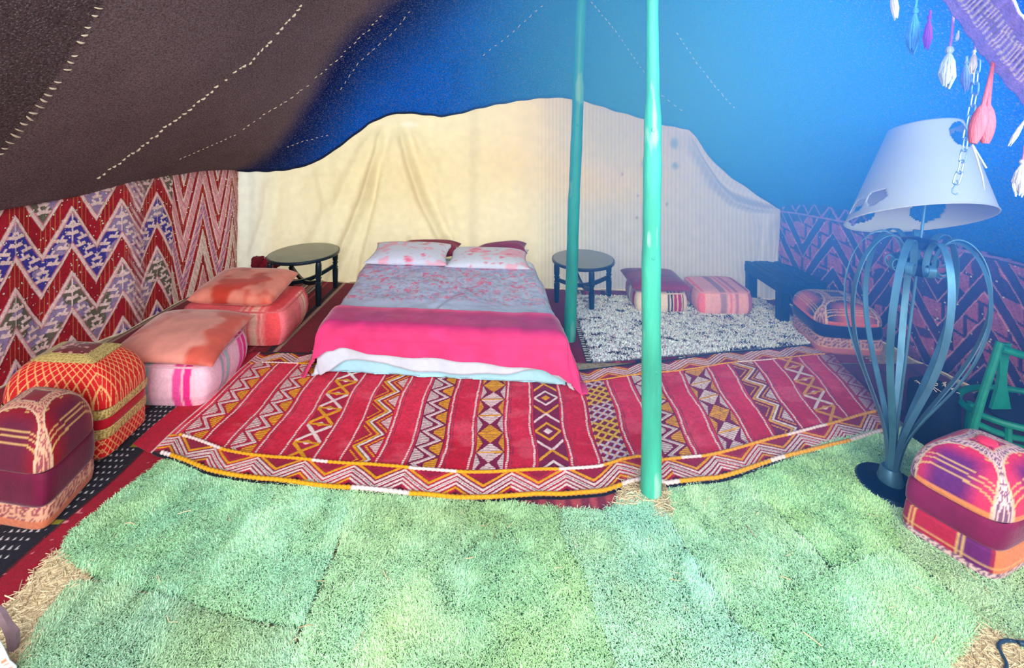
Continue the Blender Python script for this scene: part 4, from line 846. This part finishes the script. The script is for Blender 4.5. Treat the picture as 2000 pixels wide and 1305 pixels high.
sp = spline(prof, 4)
for k in range(9):
    a = 2*PI*k/9+.22; V = []; ta = np.array((-math.sin(a), math.cos(a), 0)); ra = np.array((math.cos(a), math.sin(a), 0)); n = len(sp)
    for i in range(n):
        q0 = sp[max(i-1, 0)]; q1 = sp[min(i+1, n-1)]; tg = (q1-q0)/np.linalg.norm(q1-q0); nr = np.array((tg[1], -tg[0])); hw = .0122*(.75+.25*min(1, i/12))
        for s_, o_ in ((-1, -.002), (1, -.002), (1, .002), (-1, .002)):
            r = sp[i][0]+nr[0]*o_; z = sp[i][1]+nr[1]*o_; p = np.array((LB[0]+LEAN*z, LB[1], z))+ra*r+ta*s_*hw; V.append(p)
    Fc = [(4*i+e, 4*i+(e+1) % 4, 4*i+4+(e+1) % 4, 4*i+4+e) for i in range(n-1) for e in range(4)]+[(0, 1, 2, 3), (4*n-4, 4*n-1, 4*n-2, 4*n-3)]
    MB().add(V, Fc).build('cage_strap', M_iron, lamp)
MB().tube([lpt(0, 0, z) for z in np.linspace(.06, 1.30, 20)], .0055, 10).build('centre_rod', M_iron, lamp)
MB().lathe((LB[0]+LEAN*1.05, LB[1], 1.045), [(.055, 0), (.058, .01), (.058, .03), (.02, .04)], 24).build('top_disc', M_irondark, lamp)
MB().lathe((LB[0]+LEAN*.96, LB[1], .93), [(.046, 0), (.05, .01), (.05, .05), (.03, .06)], 24).build('scroll_ring', M_irondark, lamp)
# the shade: a lofted cone, torn open at three places
Bc = np.array((1.735, 1.87, 1.165)); b1 = np.array((.25, 0, -.012)); b2 = np.array((0, .235, -.115)); Tc = np.array((1.885, 1.99, 1.555)); a1 = np.array((.130, 0, -.004)); a2 = np.array((0, .125, -.045))
nu, nv = 200, 60; ph = np.linspace(0, 2*PI, nu+1)[None, :-1]; t = np.linspace(0, 1, nv)[:, None]
cen = Bc*(1-t[..., None])+Tc*t[..., None]; E1 = b1*(1-t[..., None])+a1*t[..., None]; E2 = b2*(1-t[..., None])+a2*t[..., None]
P = cen+np.cos(ph)[..., None]*E1+np.sin(ph)[..., None]*E2
pd = np.degrees(ph)+0*t; T_ = t+0*ph; pd = np.where(pd > 180, pd-360, pd)
def ell(p0, t0, rp, rt, jag=.25, sd=1): return ((pd-p0)/rp)**2+((T_-t0)/rt)**2 < 1+jag*(nz(pd/8, T_*14, 1, sd)-.5)*2
hole = ell(-77, .80, 24, .16, .2) | ell(-8, .74, 26, .2, .2, 2) | ell(38, .20, 16, .13, .3, 3) | ell(118, .13, 17, .10, .8, 5) | ell(-168, .16, 9, .07, .9, 7) | ell(98, .17, 8, .07, .8, 9) | ell(168, .13, 12, .06, .9, 4)
Pq = P.reshape(-1, 3)
shade = grid('lamp_shade', P, M_shade, lamp, wrap=True, keep=~hole[:-1], solid=.003)
tag(shade, 'torn white plastic shade')
for cc_, e1, e2, nm in ((Bc, b1, b2, 'lower_rim'),):
    seg = [q for q in np.linspace(0, 2*PI, 81)[:-1]]
    MB().tube([cc_+math.cos(q)*e1+math.sin(q)*e2 for q in seg], .0035, 6, close=True).build(nm, M_shade, shade)

# ------------------------------------------------------------------ green chair, black bag on the right
ch = empty('low_chair', (2.35, 2.15, 0), 'green painted wooden chair half out of the picture on the right', 'chair')
d = 1.95; pt = lambda x, y, dd=d: Pd(x, y, dd)
MB().tube([pt(1953, 668), pt(1938, 715), pt(1920, 770), pt(1904, 822), pt(1897, 850), (1.98, 1.93, .01)], [.014, .015, .015, .016, .016, .014], 10).build('back_post', M_chair, ch)
MB().tube([(2.62, 2.05, .62), (2.55, 2.05, .40), (2.5, 2.05, .2), (2.48, 2.05, .01)], .015, 10).build('back_post', M_chair, ch)
MB().tube([pt(1953, 680), pt(1985, 690), pt(2025, 702), (2.60, 2.05, .55)], .017, 10).build('top_rail', M_chair, ch)
MB().tube([pt(1905, 826), pt(1940, 842), pt(1975, 853), pt(2020, 862), (2.5, 2.05, .15)], .013, 10).build('lower_rail', M_chair, ch)
MB().tube([pt(1902, 842), pt(1940, 858), pt(1975, 870), pt(2020, 880), (2.5, 2.05, .10)], .012, 10).build('lower_rail', M_chair, ch)
sc_ = Pd(2010, 800, 2.2); MB().tube([(2.37+.25*math.cos(q), 2.02+.16*math.sin(q), .25) for q in np.linspace(0, 2*PI, 41)[:-1]], .014, 8, close=True).build('seat_ring', M_chair, ch)
MB().lathe((2.37, 2.02, .228), [(.15, 0), (.155, .01), (.14, .02)], 40).build('seat', mat('woven dark seat', L(18, 26, 50), rough=.9), ch)
V = []
for z, w_ in ((.56, .03), (.50, .022), (.42, .016), (.36, .022), (.30, .035), (.26, .045)):
    x = 2.27-(.6-z)*.06; V += [(x-w_, 2.0, z), (x+w_, 2.0, z), (x+w_, 2.014, z), (x-w_, 2.014, z)]
MB().add(V, [(4*i+e, 4*i+(e+1) % 4, 4*i+4+(e+1) % 4, 4*i+4+e) for i in range(5) for e in range(4)]+[(0, 1, 2, 3), (20, 23, 22, 21)]).build('back_splat', M_chair, ch)
for q in (.5, 2.6, 3.8, 5.6):
    x, y = 2.37+.2*math.cos(q), 2.02+.13*math.sin(q); MB().tube([(x, y, .235), (x+.02*math.cos(q), y+.02*math.sin(q), .005)], .014, 8).build('leg', M_chair, ch)
bg = empty('felt_bag', (1.97, 2.22, 0), 'black fuzzy bag with white scraps, behind the lamp', 'bag')
shell(lerp_prof([(.85, .004), (.97, .03), (1.0, .12), (.95, .24), (.90, .29), (.75, .298), (.70, .28), (.004, .27)], 40), (2.06, 2.13), (.082, .015), (-.015, .08), 'bag_body', M_bag, bg, lambda A, SD, X_, Y_, R, Z_: np.broadcast_to(L(12, 18, 30), A.shape+(3,))*1., sq=5)
mb = MB()
for k in range(16):
    x, y, z = 2.06+random.uniform(-.07, .07), 2.13+random.uniform(-.07, .04), .292; mb.tube([(x, y, z), (x+random.uniform(-.02, .02), y-.01, z+.01), (x+random.uniform(-.03, .03), y-.02, z+random.uniform(-.02, .02))], .0016, 5)
tag(mb.build('paper_scraps', M_stitch, bg), kind='stuff')

# ------------------------------------------------------------------ woven valance, tassels and chain at top right
nu, nv = 130, 46; lowp = polypts([(1775, -60), (1840, 0), (1880, 55), (1915, 105), (1955, 155), (2000, 205), (2050, 262)], nu); upp = polypts([(1850, -120), (1925, -55), (1975, 0), (2005, 50), (2040, 90), (2080, 130), (2120, 170)], nu)
lo3 = np.array([Pd(x, y, 1.32) for x, y in lowp]); up3 = np.array([Pd(x, y, 1.12) for x, y in upp]); tv = np.linspace(0, 1, nv)[:, None, None]
P = lo3[None]*(1-tv)+up3[None]*tv; s = np.linspace(0, 1, nu)[None, :]+0*tv[..., 0]; tt = tv[..., 0]+0*s; P[..., 2] += .004*np.sin(s*60)
col = mix(np.broadcast_to(L(150, 140, 215), s.shape+(3,)), np.broadcast_to(L(176, 150, 225), s.shape+(3,)), fbm(s*20, tt*4, 3)); dash = (np.abs(fr(s*42+.8*np.abs(tt-.5)*2)-.5) < .2)*(np.abs(tt-.5) < .24); col = put(col, dash*.9, L(245, 225, 220)); col = put(col, (fr(s*130) < .3)*(np.abs(tt-.5) > .3)*.3, L(210, 180, 230)); col = put(col, (fr(s*42+.5) < .2)*(np.abs(tt-.5) < .1)*.7, L(60, 60, 150))
val = grid('valance_band', P, M_tap, None, col=col, solid=.006); tag(val, 'lilac woven band with cream dashes crossing the top right corner', 'valance')
def tassel(x0, y0, x1, y1, wpx, rgb, label, d=1.34, loop=False, head=.0, cordcol=None):
    a = np.array(Pd(x0, y0, d)); b = np.array(Pd(x1, y1, d)); wd = wpx/F*d/2; root = empty('tassel', tuple(a), label, 'tassel', 'yarn tassels on the valance'); v = b-a
    c1 = L(*rgb)*.62; cordc = L(*cordcol)*.7 if cordcol else c1
    if loop:
        for sgn in (-1, 1):
            off = np.array((sgn*wd*.8, 0, 0)); k = np.linspace(0, 1, 16); pts = [a+v*q+off*(q**1.5) for q in k]; rs = [wd*(.16+.14*q) if q < .55 else wd*(.25+.75*math.sin(PI*min(1, (q-.5)/.5*.92)))*.8+.001 for q in k]
            MB().tube(pts, rs, 12).build('loop_strand', M_yarn, root, col=c1)
        return root
    m = a+v*head
    if head > .05: MB().tube([a, (a+m)/2+np.array((.002, 0, 0)), m], .0035, 8).build('cord', M_yarn, root, col=cordc)
    MB().tube([m-v*.02, m+v*.03, m+v*.07], [wd*.3, wd*.5, wd*.35], 10).build('knot', M_yarn, root, col=c1*.9)
    mb = MB(); rem = b-m
    for k in range(12):
        q = 2*PI*k/12+.3; o_ = np.array((math.cos(q), math.sin(q), 0)); e = random.uniform(.86, 1.05)
        mb.tube([m+v*.05, m+rem*.35+o_*wd*.5, m+rem*.7*e+o_*wd*.72, m+rem*e+o_*wd*.35], [wd*.16, wd*.24, wd*.26, wd*.08], 6)
    o = mb.build('strands', M_yarn, root, col=c1); tag(o, kind='stuff'); return root
tassel(1743, -30, 1750, 38, 14, (225, 215, 230), 'short white tassel cut by the top edge, leftmost in the row')
tassel(1790, -10, 1780, 104, 24, (90, 160, 225), 'faint sky blue tassel, second in the row from the left', d=1.5, head=.25)
tassel(1817, 20, 1809, 98, 16, (150, 60, 200), 'small magenta purple tassel', d=1.45, head=.15)
tassel(1862, 30, 1847, 172, 28, (205, 212, 215), 'grey white tassel on a long lilac cord', head=.45, cordcol=(180, 130, 205))
tassel(1872, 60, 1869, 80, 6, (235, 230, 225), 'tiny white tassel knot close under the valance')
tassel(1887, 110, 1887, 178, 18, (130, 150, 215), 'grey blue tassel half behind the chain', head=.15, d=1.42)
tassel(1905, 80, 1899, 143, 13, (240, 225, 205), 'slim cream tassel above the chain', head=.3, cordcol=(140, 120, 200))
tassel(1941, 117, 1912, 280, 30, (250, 118, 112), 'large coral double loop tassel above the lamp shade', loop=True, d=1.30)
tassel(2004, 230, 1972, 284, 9, (240, 225, 200), 'thin curved cream tassel at the right edge', d=1.3)
tassel(2002, 285, 1990, 382, 26, (236, 226, 222), 'white tassel on a pink cord, lowest at the right edge', head=.3, cordcol=(240, 130, 150), d=1.3)
rb = MB()
for pts in ([(1898, 282), (1908, 310), (1918, 345), (1923, 372)], [(1900, 284), (1912, 305), (1926, 328)]):
    rb.tube([Pd(x, y, 1.31) for x, y in pts], [.003, .0035, .003, .001][:len(pts)], 6)
tag(rb.build('ribbon_ends', M_shade), 'thin white ribbon ends hanging below the coral tassel', 'ribbon')
chn = empty('hook_chain', Pd(1908, 120, 1.4), 'steel link chain with an open hook, hanging before the lamp shade', 'chain')
cp = polypts([(1908, 118), (1905, 160), (1903, 190), (1894, 235), (1888, 262), (1883, 300), (1875, 335), (1867, 358)], 12)
for i in range(11):
    a = np.array(Pd(*cp[i], 1.4)); b = np.array(Pd(*cp[i+1], 1.4)); v = b-a; ln = np.linalg.norm(v); v /= ln; side = np.array((1, .25, 0)) if i % 2 else np.array((.25, -1, 0)); side = side-v*side.dot(v); side /= np.linalg.norm(side); m = (a+b)/2; h = ln*.62; w_ = .0085; pts = []
    for q in np.linspace(0, 2*PI, 25)[:-1]:
        cq, sq_ = math.cos(q), math.sin(q); pts.append(m+v*(h-w_)*(1 if cq > 0 else -1)*(abs(cq) > .02)+v*w_*cq+side*w_*sq_)
    MB().tube(pts, .0024, 6, close=True).build('link', M_chrome, chn)
MB().tube([Pd(x, y, 1.4) for x, y in ((1869, 352), (1872, 360), (1866, 362), (1860, 370), (1860, 377), (1866, 380), (1872, 378))], .0024, 6).build('hook', M_chrome, chn)

# ------------------------------------------------------------------ bits at the picture corners
cab = [Pz(x, y, .02) for x, y in ((2060, 1262), (2010, 1262), (1985, 1254), (1962, 1252), (1950, 1262), (1958, 1280), (1966, 1300), (1955, 1330))]
tag(MB().tube([tuple(p) for p in spline(cab, 6)], .0045, 8).build('cable', M_cable), 'thin dark blue cable lying on the straw at bottom right', 'cable')
tag(MB().tube([Pz(2080, 1262, .03), Pz(2030, 1264, .03), Pz(1990, 1256, .03)], [.010, .010, .006], 10).build('hose_end', M_cable), 'thicker blue black hose end beside the thin cable', 'hose')
bl = empty('draped_stool', (-1.50, 1.30, 0), 'mauve grey stool leg under a white cover with orange checks, bottom left corner', 'stool')
V = [Pd(*p, 1.29) for p in ((-10, 1190), (2, 1198), (14, 1220), (30, 1238), (31, 1260), (23, 1290), (17, 1284), (10, 1246), (0, 1222), (-10, 1212))]
V2 = [(x, y+.012, z) for x, y, z in V]; nV = len(V)
MB().add(V+V2, [tuple(range(nV)), tuple(range(2*nV-1, nV-1, -1))]+[(i, (i+1) % nV, nV+(i+1) % nV, nV+i) for i in range(nV)]).build('leg', mat('mauve wood', L(132, 108, 116), rough=.7), bl, smooth=False)
g_ = polypts([(-30, 1235), (-5, 1240), (8, 1262), (20, 1288), (34, 1300), (30, 1345)], 40); lo3 = np.array([Pd(x, y, 1.24) for x, y in g_]); tv = np.linspace(0, 1, 20)[:, None, None]; end = np.array(Pd(-60, 1330, 1.22)); P = lo3[None]*(1-tv)+end*tv
s = np.linspace(0, 1, 40)[None, :]+0*tv[..., 0]; tt = tv[..., 0]+0*s; col = np.broadcast_to(L(226, 232, 240), s.shape+(3,)).copy(); u_ = tt*3+s
wv = (P[..., 2]-P[..., 2].min()); col = put(col, ((tt > .0)&(tt < .16))*(s > .5)*(fr(s*14) < .6), L(248, 130, 96)); grid('cover', P, M_cloth, bl, col=col, solid=.004)

# ------------------------------------------------------------------ blue haze volume, added on the right to imitate the lens glare
hz = bpy.data.materials.new('blue haze'); hz.use_nodes = True; nt = hz.node_tree; nt.nodes.remove(nt.nodes['Principled BSDF'])
vs = nt.nodes.new('ShaderNodeVolumeScatter'); vs.inputs['Color'].default_value = (.05, .29, 1, 1); vs.inputs['Anisotropy'].default_value = 0.0
tc = nt.nodes.new('ShaderNodeTexCoord'); sp_ = nt.nodes.new('ShaderNodeSeparateXYZ'); nt.links.new(tc.outputs['Object'], sp_.inputs[0])
def mr(sock, a, b, lo, hi):
    n_ = nt.nodes.new('ShaderNodeMapRange'); n_.interpolation_type = 'SMOOTHSTEP'; nt.links.new(sock, n_.inputs['Value'])
    for k_, v_ in (('From Min', a), ('From Max', b), ('To Min', lo), ('To Max', hi)): n_.inputs[k_].default_value = v_
    return n_.outputs[0]
def mul(a, b):
    n_ = nt.nodes.new('ShaderNodeMath'); n_.operation = 'MULTIPLY'; nt.links.new(a, n_.inputs[0])
    if isinstance(b, float): n_.inputs[1].default_value = b
    else: nt.links.new(b, n_.inputs[1])
    return n_.outputs[0]
den = mul(mul(mul(mr(sp_.outputs[0], -.6, 1.5, 0, 1), mr(sp_.outputs[2], .6, 2.3, .10, 1.3)), mr(sp_.outputs[1], .9, 2.0, 0, 1)), 1.6)
nt.links.new(den, vs.inputs['Density']); nt.links.new(vs.outputs[0], nt.nodes['Material Output'].inputs['Volume'])
mb = MB(); mb.box((-.6, .9, .02), (3.0, 4.1, 2.75), .01); hzo = mb.build('glare_veil', hz, smooth=False); tag(hzo, kind='structure')
